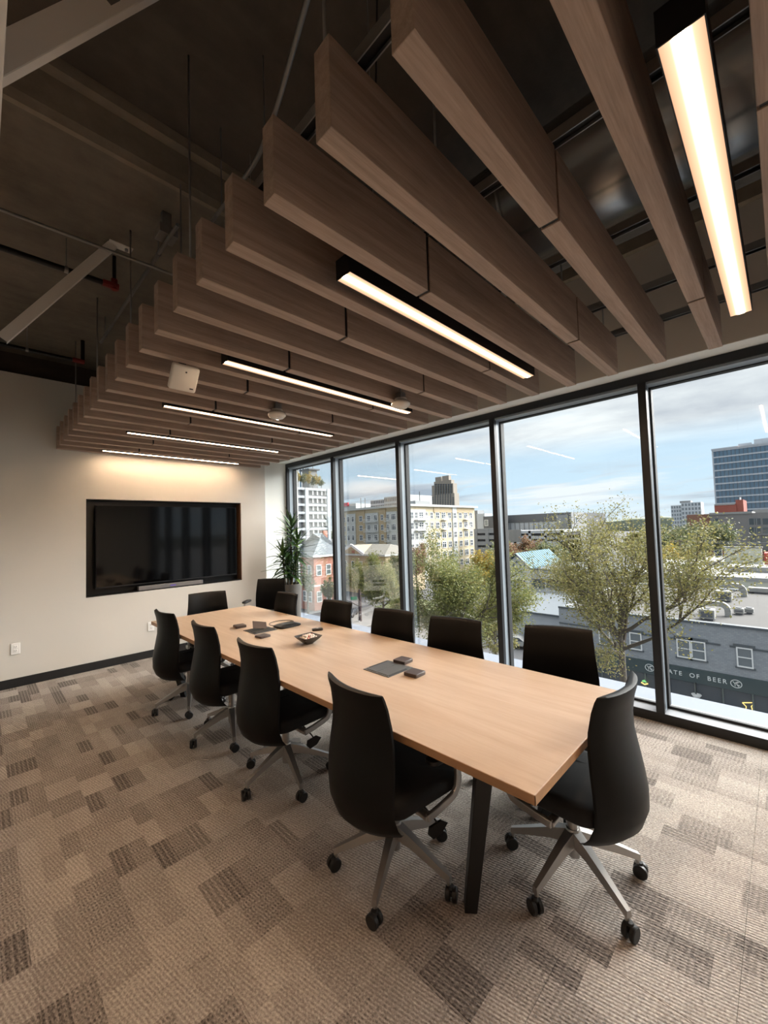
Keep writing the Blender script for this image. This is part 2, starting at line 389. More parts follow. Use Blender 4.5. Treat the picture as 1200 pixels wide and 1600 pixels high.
def rrect(hx, hy, r, n=5, c=(0,0)):                # rounded rectangle outline
    out = []
    for sx, sy, a0 in ((1,1,0), (-1,1,PI/2), (-1,-1,PI), (1,-1,3*PI/2)):
        for k in range(n+1):
            a = a0+PI/2*k/n; out.append((c[0]+sx*(hx-r)+r*math.cos(a), c[1]+sy*(hy-r)+r*math.sin(a)))
    return out

# ================================================================== the room
W, D = 3.973, 6.266                 # window frame plane, television wall plane
GX = 4.13                           # glass plane
ZH, ZSILL = 2.909, .075             # top of window head, top of sill
BX = 3.785                          # bulkhead face
ZC1, ZC2, YS = 4.27, 3.95, 2.75     # high slab, low slab, the step between them
XL, YN = -.10, -2.3                 # left partition, wall behind the camera
XC, YB = -2.1, 6.45                 # corridor wall, recessed end wall
fl = struct(MB().box(XC, GX+.1, YN, YB, -.2, -.008).build('floor', 'roof_grey'))
tile = MB()
T = .5; g = .0003
tile.box(-T/2+g, T/2-g, -T/2+g, T/2-g, -.008, -.0015)
tile.add([(-T/2+g,-T/2+g,-.0015),(T/2-g,-T/2+g,-.0015),(T/2-g,T/2-g,-.0015),(-T/2+g,T/2-g,-.0015),
          (-T/2+g+.001,-T/2+g+.001,0),(T/2-g-.001,-T/2+g+.001,0),(T/2-g-.001,T/2-g-.001,0),(-T/2+g+.001,T/2-g-.001,0)],
         [(4,5,6,7),(0,1,5,4),(1,2,6,5),(2,3,7,6),(3,0,4,7)])
tile_me = tile.mesh('carpet_tile', 'carpet_loop')
def tile_mesh(x0, x1, y0, y1):
    cx, cy = (x0+x1)/2, (y0+y1)/2; b = MB(); hx, hy = (x1-x0)/2-g, (y1-y0)/2-g
    b.box(-hx, hx, -hy, hy, -.008, -.0015); e = .001
    b.add([(-hx,-hy,-.0015),(hx,-hy,-.0015),(hx,hy,-.0015),(-hx,hy,-.0015),(-hx+e,-hy+e,0),(hx-e,-hy+e,0),(hx-e,hy-e,0),(-hx+e,hy-e,0)],
          [(4,5,6,7),(0,1,5,4),(1,2,6,5),(2,3,7,6),(3,0,4,7)])
    return b.mesh('carpet_tile', 'carpet_loop')
x = .675-6*T; xs = []
while x < W+.0: xs.append(x); x += T
ys = []; y = YN
while y < D: ys.append(y); y += T
for x0 in xs:
    for y0 in ys:
        x1, y1 = min(x0+T, W-.002), min(y0+T, D-.002)
        if x1 <= XC+.01: continue
        x00 = max(x0, XC+.002)
        if x1-x00 > .03 and y1-y0 > .03:
            full = (x1-x00 > T-.004 and y1-y0 > T-.004)
            inst('carpet_tile', tile_me if full else tile_mesh(x00, x1, y0, y1), fl, ((x00+x1)/2, (y0+y1)/2, 0))

# television wall with its niche
nx0, nx1, nz0, nz1, nd = .97, 3.02, .91, 2.155, .15
XE = 3.455
wt = MB()
wt.box(XC, nx0, D, YB, 0, 3.60).box(nx1, XE, D, YB, 0, 3.60).box(nx0, nx1, D, YB, 0, nz0).box(nx0, nx1, D, YB, nz1, 3.60).box(nx0, nx1, D+nd+.012, YB, nz0, nz1)
wall_tv = struct(wt.build('wall_television', 'wall_paint'))
t_ = .010
MB().box(nx0+t_, nx1-t_, D+nd, D+nd+.012, nz0+t_, nz1-t_).build('niche_back_panel', 'niche_black', wall_tv)
MB().box(nx0, nx1, D+.002, D+nd+.012, nz1-t_, nz1).build('niche_top_panel', 'niche_black', wall_tv)
MB().box(nx0, nx1, D+.002, D+nd+.012, nz0, nz0+t_).build('niche_bottom_panel', 'niche_black', wall_tv)
MB().box(nx0, nx0+t_, D+.002, D+nd+.012, nz0+t_, nz1-t_).build('niche_side_panel', 'niche_black', wall_tv)
MB().box(nx1-t_, nx1, D+.002, D+nd+.012, nz0+t_, nz1-t_).build('niche_side_panel', 'niche_jamb_reflection', wall_tv)
struct(MB().box(XE, GX+.1, YB, YB+.15, 0, ZC2).build('wall_recess', 'white_paint'))
struct(MB().box(XC, GX+.2, YB+.15, YB+.3, 0, ZC2+.3).build('wall_back', 'ceiling_dark'))
struct(MB().box(XC, XE, D-.012, D, 0, .10).build('baseboard_television', 'base_black', bevel=.002))
struct(MB().box(XE, W, YB-.012, YB, 0, .10).build('baseboard_recess', 'base_black', bevel=.002))
struct(MB().box(XC-.1, GX+.2, YN-.15, YN, 0, ZC1).build('wall_near', 'wall_paint'))
struct(MB().box(XC-.15, XC, YN, YB, 0, ZC1).build('wall_corridor', 'wall_paint'))
# ceiling slabs with the dropped step
struct(MB().box(XC-.15, GX+.6, YN-.15, YS, ZC1, ZC1+.2).build('ceiling', 'ceiling_dark'))
struct(MB().box(XC-.15, GX+.6, YS+.02, YB+.3, ZC2, ZC1+.2).build('ceiling_dropped', 'ceiling_concrete'))
bm_ = MB(); prof = [(0, 0), (.035, .0), (.05, .05), (.045, .24), (.10, .25), (.10, .32), (0, .32)]
bm_.prism(prof, lambda a, b, d: (d, YS+.02-a, ZC2+b), XC-.15, GX+.6)
struct(bm_.build('trim_slab_edge', 'beam_concrete'))
# bulkhead over the windows
struct(MB().box(BX, GX+.25, YN, YB, ZH, 3.85).build('wall_bulkhead', 'bulkhead_paint'))
struct(MB().box(BX-.06, GX+.25, YN, YB, 3.85, ZC2).build('trim_edge_beam', 'beam_concrete'))
struct(MB().box(BX+.002, GX-.05, YN, YB, ZH-.004, ZH).build('trim_soffit', 'white_paint'))
# left glass partition under a white header
hd = struct(MB().box(-.13, .037, YN, D, 2.85, 3.0).build('trim_header', 'zinc_white', bevel=.003))
tag(hd, 'white boxed header running along the top of the glass partition')
for i, (a, b) in enumerate(((YN, -.75), (.35, 2.3), (2.3, 4.25), (4.25, D-.002))):
    o = struct(MB().box(XL-.006, XL+.006, a+.01, b-.01, .03, 2.85).build('window_%d' % (20+i), 'partition_glass'))
    fr = MB().box(XL-.02, XL+.02, a, a+.025, 0, 2.85).box(XL-.02, XL+.02, b-.025, b, 0, 2.85).box(XL-.02, XL+.02, a, b, 0, .03)
    fr.build('partition_frame', 'frame_black', o)

# curtain wall: mullions, sill, head, panes
MY = [-2.04, -.615, .81, 2.235, 3.66, 5.08]
hw = .03
sill = struct(MB().box(W, GX+.10, YN, YB, -.2, ZSILL-.012).build('trim_sill', 'base_black'))
MB().box(W+.004, GX+.09, YN, YB, ZSILL-.012, ZSILL).build('sill_cap', 'sill_metal', sill)
MB().box(W-.002, W+.004, YN, YB, -.001, ZSILL).build('sill_front', 'base_black', sill)
MB().box(GX-.012, GX+.02, YN, YB, ZSILL, ZSILL+.02).build('gasket', 'gasket', sill)
hdw = struct(MB().box(W, GX+.10, YN, YB, ZH-.075, ZH-.006).build('trim_head', 'frame_black'))
MB().box(W+.02, GX+.02, YN, YB, ZH-.095, ZH-.075).build('head_return', 'frame_side_daylit', hdw)
MB().box(GX-.02, GX+.04, YN, YB, ZH-.105, ZH-.095).build('gasket', 'gasket', hdw)
struct(MB().box(GX+.02, GX+.42, YN, YB+1, ZSILL-.06, ZSILL-.015).build('trim_ledge', 'ledge_metal'))
edges = [YN]+MY+[YB-.05]
for i, y in enumerate(MY):
    m = struct(MB().box(W, W+.05, y-hw, y+hw, ZSILL, ZH-.075).build('trim_mullion_%d' % (i+1), 'frame_black', bevel=.002))
    MB().box(W+.05, GX-.03, y-hw+.004, y+hw-.004, ZSILL, ZH-.095).build('mullion_web', 'frame_side_daylit', m)
    MB().box(GX-.03, GX+.04, y-hw-.012, y+hw+.012, ZSILL+.02, ZH-.1).build('gasket', 'gasket', m)
j = struct(MB().box(W, W+.05, YB-.05, YB, ZSILL, ZH-.075).build('trim_jamb', 'frame_black'))
MB().box(W+.05, GX-.03, YB-.05, YB, ZSILL, ZH-.095).build('mullion_web', 'frame_side_daylit', j)
MB().box(GX-.03, GX+.04, YB-.065, YB, ZSILL+.02, ZH-.1).build('gasket', 'gasket', j)
for i in range(len(edges)-1):
    struct(MB().box(GX-.004, GX+.004, edges[i]+.02, edges[i+1]-.02, ZSILL+.018, ZH-.1).build('window_%d' % (i+1), 'window_glass'))

# ================================================================== ceiling baffles, rails, lamps
ZB, ZT = 2.75, 3.02; B0, BS, BW = -.0732, .2976, .07; bx0, bx1 = .668, 3.335
GAP = {0: (2.62,), 1: (2.64,), 2: (1.47,), 3: (2.38,), 4: (1.47,), 5: (2.62,), 6: (1.47,), 7: (2.62,)}
def gaps(i):
    return (2.53,) if i % 2 else (1.47,)
seg_cache = {}
def seg_mesh(a, b):
    k = (round(a, 3), round(b, 3))
    if k not in seg_cache:
        hl = (b-a)/2; m = MB().box(-hl, hl, -BW/2, BW/2, ZB-ZT, 0)
        seg_cache[k] = m.mesh('baffle_segment', 'baffle_wood')
    return seg_cache[k]
IB = list(range(-3, 22))
for i in IB:
    yc = B0+BS*i+BW/2
    k = 21-i
    b = thing('ceiling_baffle', 'brown wood-grain ceiling baffle, %s from the television wall' % ORD[k], 'baffle', (bx0, yc, ZT), 0, 'wood baffles hung below the slab')
    cuts = [bx0]+list(gaps(i))+[bx1]
    for a, c in zip(cuts[:-1], cuts[1:]):
        a2 = a+(.009 if a > bx0 else 0); c2 = c-(.009 if c < bx1 else 0)
        o = inst('baffle_segment', seg_mesh(a2, c2), b, ((a2+c2)/2-bx0, 0, 0))
        bv = o.modifiers.new('bevel', 'BEVEL'); bv.width = .0015; bv.segments = 1
    for gx in gaps(i):
        MB().box(gx-.009, gx+.009, yc-BW/2+.006, yc+BW/2-.006, ZB+.006, ZT-.005).build('splice', 'black_plastic', b)
RX = [.79, 1.46, 2.14, 2.80, 3.30]
rl = ('beside the partition end of the baffles', 'second from the partition', 'under the round duct', 'second from the window bulkhead', 'along the window end of the baffles')
ROD_Y = [-.2, .99, 2.18, 3.37, 4.56, 5.75]
for rx, lb in zip(RX, rl):
    r = thing('ceiling_rail', 'black slotted channel rail carrying the baffles, %s' % lb, 'rail', (rx, 2.6, ZT), 0, 'rails over the baffles')
    MB().box(rx-.02, rx-.016, YN+.8, D-.02, ZT, ZT+.041).build('rail_web', 'galvanised', r)
    MB().box(rx+.016, rx+.02, YN+.8, D-.02, ZT, ZT+.041).build('rail_web', 'galvanised', r)
    MB().box(rx-.016, rx+.016, YN+.8, D-.02, ZT+.012, ZT+.041).build('rail_channel', 'black_metal', r)
    for y in ROD_Y:
        if rx == 2.14 and y < 2.75: continue
        zc = ZC1 if y < YS else ZC2
        yy = y+(.0 if rx < 1 else .1*math.sin(rx*9))
        MB().tube([(rx, yy, ZT+.03), (rx, yy, zc+.005)], .006, 8).build('threaded_rod', 'galvanised', r, smooth=True)
        MB().lathe([(.014, 0), (.014, .012)], 6, (rx, yy, ZT+.041)).build('nut', 'galvanised', r)

lampnames = ['closest to the television wall', 'second from the television wall', 'third from the television wall', 'fourth from the television wall', 'fifth from the television wall', 'sixth from the television wall', 'seventh from the television wall']
for k in range(-1, 6):
    yc = .1105+1.1904*k; xa, xb = 1.105, 2.89
    t = thing('linear_light', 'lit warm white linear lamp between baffles, '+lampnames[5-k], 'light', (xa, yc, ZB), 0, 'linear lamps between the baffles')
    h = MB().box(xa, xb, yc-.046, yc-.043, ZB, ZB+.09).box(xa, xb, yc+.043, yc+.046, ZB, ZB+.09).box(xa, xa+.003, yc-.043, yc+.043, ZB, ZB+.09).box(xb-.003, xb, yc-.043, yc+.043, ZB, ZB+.09).box(xa, xb, yc-.043, yc+.043, ZB+.086, ZB+.09)
    h.build('housing', 'black_metal', t)
    d = MB().box(xa+.003-xa, xb-.003-xa, -.043, .043, .003, .006).build('diffuser', 'lamp_diffuser', t, org=(0, 0, 0))
    for x in (xa+.2, xb-.2):
        MB().tube([(x, yc, ZB+.088), (x, yc, (ZC1 if yc < YS else ZC2)+.004)], .0018, 6).build('suspension_wire', 'galvanised', t)

# round duct above the baffles
dct = thing('spiral_duct', 'round galvanised spiral air duct running above the baffles', 'duct', (2.31, 2.0, 3.25))
MB().tube([(2.31, y, 3.55) for y in (YN+.05, 2.68)], .30, 40).build('duct_shell', 'duct_steel', dct, smooth=True)
for k in range(5):
    y = -1.6+k*.85+.1
    MB().loft([[(2.31+r*math.cos(2*PI*a/40), y+o, 3.55+r*math.sin(2*PI*a/40)) for a in range(40)] for o, r in ((-.012, .300), (-.008, .308), (.008, .308), (.012, .300))], caps=False).build('duct_seam', 'duct_steel', dct, smooth=True)
for y in (-.6, 1.6):
    zc = ZC1 if y < YS else ZC2
    hs = MB().box(2.31-.315, 2.31-.312, y-.015, y+.015, 3.55, zc-.001).box(2.31+.312, 2.31+.315, y-.015, y+.015, 3.55, zc-.001)
    hs.loft([[(2.31+r*math.cos(PI+PI*a/20), y+o, 3.55+r*math.sin(PI+PI*a/20)) for a in range(21)] for o, r in ((-.015, .3135), (.015, .3135))], caps=False, closed=False)
    hs.build('duct_strap', 'galvanised', dct)

# pipes, conduits and braces at the bare slab
def hung(name, label, cat, pts, r, mat, hang, zc, extra=None):
    t = thing(name, label, cat, pts[0])
    MB().tube(pts, r, 12).build('pipe', mat, t, smooth=30)
    for (hx, hy, hz) in hang:
        MB().tube([(hx, hy, hz+r*.6), (hx, hy, zc+.004)], .004, 6).build('hanger_rod', 'galvanised', t)
        cl = MB().lathe([(r+.004, -.012), (r+.004, .012)], 12, (0, 0, 0)).build('clamp', 'galvanised', t, org=(0, 0, 0))
        cl.location = Vector((hx, hy, hz))-Vector(pts[0]); d = Vector(pts[1])-Vector(pts[0]); cl.rotation_euler = d.to_track_quat('Z', 'Y').to_euler()
    return t
p1 = hung('sprinkler_pipe', 'black sprinkler pipe with red end fitting beside the steel brace', 'pipe', [(-1.9, 3.80, 3.70), (.70, 3.78, 3.70)], .021, 'pipe_black', [(.46, 3.782, 3.70), (-1.2, 3.79, 3.7)], ZC2)
MB().tube([(.69, 3.78, 3.70), (.80, 3.78, 3.70)], .027, 12).tube([(.77, 3.78, 3.67), (.77, 3.78, 3.755)], .024, 12).build('red_fitting', 'pipe_red', p1, smooth=30)
MB().tube([(.77, 3.78, 3.75), (.77, 3.78, ZC2+.004)], .014, 10).build('riser', 'pipe_black', p1, smooth=30)
p2 = hung('sprinkler_pipe', 'black sprinkler pipe with upright riser near the television wall', 'pipe', [(-1.9, 5.70, 3.70), (.76, 5.68, 3.70)], .021, 'pipe_black', [(.36, 5.685, 3.70), (-1.2, 5.69, 3.7)], ZC2)
MB().tube([(.75, 5.68, 3.70), (.86, 5.68, 3.70)], .027, 12).build('red_fitting', 'pipe_red', p2, smooth=30)
MB().tube([(.845, 5.68, 3.69), (.845, 5.68, ZC2+.004)], .020, 10).build('riser', 'pipe_black', p2, smooth=30)
hung('conduit', 'thin galvanised conduit crossing the slab toward the baffles', 'conduit', [(-1.9, 3.44, 3.72), (2.2, 3.30, 3.72)], .011, 'galvanised', [(-.9, 3.405, 3.72), (1.9, 3.31, 3.72)], ZC2)
hung('conduit', 'galvanised conduit running beside the baffle ends toward the television wall', 'conduit', [(.935, 2.80, 3.745), (.92, 4.05, 3.745), (.915, 5.1, 3.745)], .013, 'galvanised', [(.93, 3.2, 3.745), (.917, 4.9, 3.745)], ZC2)
jb = thing('junction_box', 'grey junction box on the conduit beside the baffles', 'box', (.93, 3.02, 3.72))
MB().box(.87, .99, 2.96, 3.08, 3.765, 3.83).build('box_body', 'galvanised', jb, bevel=.004)
MB().box(.90, .96, 3.0, 3.04, 3.83, ZC2+.002).build('bracket', 'galvanised', jb)
cv_ = [(.93, 1.0, ZC1+.003), (.93, 1.05, 4.1), (.935, 1.2, 3.92), (.98, 1.45, 3.82), (1.04, 1.72, 3.76), (1.085, 2.0, 3.73), (1.08, 2.6, 3.73)]
t = thing('conduit', 'bent galvanised conduit dropping from the high slab behind the baffles', 'conduit', cv_[0])
fine = []
for a in range(len(cv_)-1):
    for s_ in range(6): fine.append(Vector(cv_[a]).lerp(Vector(cv_[a+1]), s_/6))
fine.append(Vector(cv_[-1]))
for _ in range(3): fine = [fine[0]]+[(fine[i-1]+fine[i]*2+fine[i+1])/4 for i in range(1, len(fine)-1)]+[fine[-1]]
MB().tube(fine, .012, 10).build('pipe', 'galvanised', t, smooth=True)
for y in (1.9, 2.45): MB().tube([(1.083, y, 3.735), (1.083, y, ZC1+.004)], .004, 6).build('hanger_rod', 'galvanised', t)
t = thing('cable', 'black cable hanging from the slab above the baffles', 'cable', (1.02, .95, ZC1))
MB().tube([(1.02, .95, ZC1+.004), (1.022, .955, 4.0), (1.03, .97, 3.7), (1.02, .985, 3.3), (1.03, .99, ZT+.002)], .004, 8).build('cable_run', 'black_plastic', t, smooth=True)
def brace(label, y, w_, x_hi, z_hi, x_lo, z_lo, hole):
    t = thing('steel_brace', label, 'brace', (x_lo, y, z_lo))
    a, b = Vector((x_lo, y, z_lo)), Vector((x_hi, y, z_hi)); d = (b-a).normalized(); n = Vector((d.z, 0, -d.x))
    m = MB()
    if hole:                          # web with a punched slot
        L = (b-a).length; h0 = L*.36; h1 = h0+.055
        for s0, s1, o0, o1 in ((0, h0, -w_/2, w_/2), (h1, L, -w_/2, w_/2), (h0, h1, -w_/2, -.012), (h0, h1, .016, w_/2)):
            m.bar(a+d*s0+n*(o0+o1)/2, a+d*s1+n*(o0+o1)/2, .003, o1-o0, up=n)
    else: m.bar(a, b, .003, w_, up=n)
    m.build('web', 'zinc_white', t)
    f = MB().bar(a+n*w_/2+Vector((0, .02, 0)), b+n*w_/2+Vector((0, .02, 0)), .04, .003, up=n); f.build('flange', 'zinc_white', t)
    f = MB().bar(a-n*w_/2+Vector((0, .02, 0)), b-n*w_/2+Vector((0, .02, 0)), .04, .003, up=n); f.build('flange', 'zinc_white', t)
    pl = MB().box(x_hi-.03, x_hi+.13, y-.035, y+.045, z_hi, z_hi+.006); pl.build('ceiling_plate', 'zinc_white', t, bevel=.002)
    MB().lathe([(.012, -.02), (.012, 0)], 6, (x_hi+.09, y, z_hi)).build('anchor_bolt', 'galvanised', t)
    return t
def brace_from_px(label, y, p_hi, p_lo, w_, hole, zc):
    A = pt(*p_hi, 1, y); B = pt(*p_lo, 1, y); d = (A-B).normalized()
    hi = A+d*((zc-.008-A.z)/d.z); lo = B+d*((2.99-B.z)/d.z)
    return brace(label, y, w_, hi.x, zc-.006, lo.x, lo.z, hole)
yb = pt(178, 380, 2, ZC2)[1]
brace_from_px('white steel brace bolted to the low slab beside the sprinkler pipe', yb, (178, 380), (0, 531), .06, False, ZC2)
brace_from_px('white steel brace with punched slot below the high slab', 1.52, (190, -12), (14, 78), .075, True, ZC1)

# ceiling devices
ap = thing('wireless_access_point', 'square white wireless access point tilted on a bracket below the baffles', 'device', (.93, 2.69, 2.60))
rr_ = rrect(.082, .082, .012); m = MB(); tl = Matrix.Rotation(math.radians(-54), 4, 'X'); ac = Vector((.93, 2.70, 2.665))
TA = lambda x, y, z: ac+tl @ Vector((x, y, z))
m.loft([[TA(x*s, y*s, z) for x, y in rr_] for z, s in ((-.022, .88), (-.017, .97), (-.008, 1.), (.012, 1.), (.018, .92))]); m.build('cover', 'device_white', ap, smooth=30)
MB().loft([[TA(x*.06, -.045+y*.06, z) for x, y in rr_] for z in (-.0235, -.0215)]).build('status_light', 'outlet_slot', ap)
MB().loft([[TA(.05+x*.14, .055+y*.05, z) for x, y in rr_] for z in (-.0235, -.0215)]).build('logo_mark', 'outlet_slot', ap)
MB().bar(TA(0, 0, .016), (.93, 2.73, 2.80), .04, .02).build('mount', 'black_metal', ap)
MB().tube([(.93, 2.73, 2.79), (.93, 2.73, ZC1+.004)], .005, 8).build('hanger_rod', 'galvanised', ap)
for (x, y), lb in (((1.896, 3.20), 'round white smoke detector hung between baffles near the third lamp'), ((2.533, 2.27), 'round clear-domed sensor hung beside the window end of a lamp')):
    t = thing('smoke_detector', lb, 'detector', (x, y, 2.70))
    MB().lathe([(.012, -.026), (.052, -.020), (.076, .0), (.083, .012), (.076, .03)], 28, (x, y, 2.70)).build('dome', 'lens_clear', t, smooth=True)
    MB().lathe([(.076, .03), (.056, .045), (.05, .06)], 24, (x, y, 2.70)).build('base', 'device_white', t, smooth=30)
    MB().lathe([(.006, -.03), (.006, -.02)], 10, (x, y, 2.70)).build('tip', 'device_white', t)
    MB().box(x-.03, x+.03, y-.03, y+.03, 2.76, 2.81).build('back_box', 'galvanised', t)
    if y > YS: MB().tube([(x, y, 2.81), (x, y, ZC2+.004)], .007, 8).build('stem', 'galvanised', t)
    else: MB().tube([(x, y, 2.81), (x, y, 2.93), (x, B0+BS*8+.001, 2.93)], .007, 8).build('stem', 'galvanised', t)
# round downlights in the corridor beyond the glass partition
for i, y in enumerate((-1.3, .5, 2.3, 4.1)):
    t = thing('corridor_downlight', 'round lit warm downlight in the corridor, %s from the near wall' % ORD[i], 'light', (-1.0, y, 2.9), 0, 'corridor downlights'); zc = ZC1 if y < YS else ZC2
    MB().lathe([(.075, .0), (.085, .0), (.085, .16), (.0751, .16)], 24, (-1.0, y, 2.9), caps=False).build('housing', 'black_metal', t, smooth=35)
    MB().lathe([(.074, .03), (.074, .034)], 24, (-1.0, y, 2.9)).build('diffuser', 'corridor_diffuser', t)
    MB().tube([(-1.0, y, 2.93), (-1.0, y, zc+.004)], .012, 8).build('stem', 'black_metal', t)

# ================================================================== television, soundbar, outlets
tv = thing('television', 'large black flat television recessed in the wall niche', 'television', (2.01, D+.10, 1.0))
MB().box(1.075, 2.955, D+.035, D+.075, 1.005, 2.08).build('body', 'tv_body', tv, bevel=.004)
MB().box(1.083, 2.947, D+.031, D+.0355, 1.022, 2.074).build('screen', 'tv_screen', tv)
MB().box(1.078, 2.952, D+.030, D+.036, 1.007, 1.019).build('lower_bezel', 'tv_bezel', tv)
MB().box(1.6, 2.4, D+.075, D+nd+.001, 1.2, 1.8).build('wall_mount', 'black_metal', tv)
sb = thing('soundbar', 'slim grey soundbar on the floor of the niche', 'soundbar', (1.98, D+.06, nz0+t_))
MB().box(1.555, 2.415, D+.02, D+.10, nz0+t_, nz0+t_+.058).build('grille', 'soundbar_cloth', sb, bevel=.006)
MB().box(1.955, 2.03, D+.0185, D+.0205, nz0+t_+.02, nz0+t_+.036).build('logo_badge', 'logo_violet', sb)
def outlet(x, z, label, n):
    t = thing('wall_outlet', label, 'outlet', (x, D-.006, z-.06))
    pl = MB().box(x-.04*n, x+.04*n, D-.007, D, z-.062, z+.062).build('cover_plate', 'outlet_white', t, bevel=.003)
    for k in range(n):
        xc = x+(k-(n-1)/2)*.07
        for dz in (-.022, .022):
            o = MB().box(xc-.017, xc+.017, D-.010, D-.007, z+dz-.015, z+dz+.015).build('socket', 'outlet_white', t, bevel=.003)
            s_ = MB()
            for ddx in (-.007, .007): s_.box(xc+ddx-.0015, xc+ddx+.0015, D-.0108, D-.0099, z+dz-.003, z+dz+.008)
            s_.box(xc-.0025, xc+.0025, D-.0108, D-.0099, z+dz-.011, z+dz-.007)
            s_.build('slots', 'outlet_slot', o, org=t['_o'])
outlet(.32, .43, 'white double outlet plate low on the television wall by the partition', 1)
outlet(1.70, .42, 'white outlet plate under the niche behind the table corner', 1)

# ================================================================== conference table
tx0, tx1, ty0, ty1, tz = 1.331, 2.461, .645, 4.90, .74
tb = thing('conference_table', 'long light wood conference table on slanted black steel legs', 'table', (1.896, 2.77, 0))
MB().box(tx0+.002, tx1-.002, ty0+.002, ty1-.002, tz-.034, tz).build('tabletop', 'table_wood', tb, bevel=.0015)
eb = MB().box(tx0, tx0+.002, ty0, ty1, tz-.034, tz-.001).box(tx1-.002, tx1, ty0, ty1, tz-.034, tz-.001).box(tx0, tx1, ty0, ty0+.002, tz-.034, tz-.001).box(tx0, tx1, ty1-.002, ty1, tz-.034, tz-.001)
eb.build('edge_band', 'table_edge', tb)
for sx in (0, 1):
    for sy in (0, 1):
        fx = lambda v: v if not sx else tx0+tx1-v
        fy = lambda v: v if not sy else ty0+ty1-v
        a = Vector((fx(1.40), fy(.885), tz-.036)); b = Vector((fx(1.528), fy(1.06), 0.0)); m = MB()
        ring = lambda c, s: [(c.x-s, c.y, c.z), (c.x-s*.2, c.y-s*.95, c.z), (c.x+s, c.y, c.z), (c.x+s*.2, c.y+s*.95, c.z)]
        m.loft([ring(b, .043), ring(a, .052)]); m.build('leg', 'black_metal', tb, bevel=.003)
MB().box(tx0+.12, tx0+.17, ty0+.25, ty1-.25, tz-.075, tz-.035).build('apron_rail', 'black_metal', tb)
MB().box(tx1-.17, tx1-.12, ty0+.25, ty1-.25, tz-.075, tz-.035).build('apron_rail', 'black_metal', tb)
for y in (ty0+.25, ty1-.30): MB().box(tx0+.17, tx1-.17, y, y+.05, tz-.075, tz-.035).build('cross_rail', 'black_metal', tb)

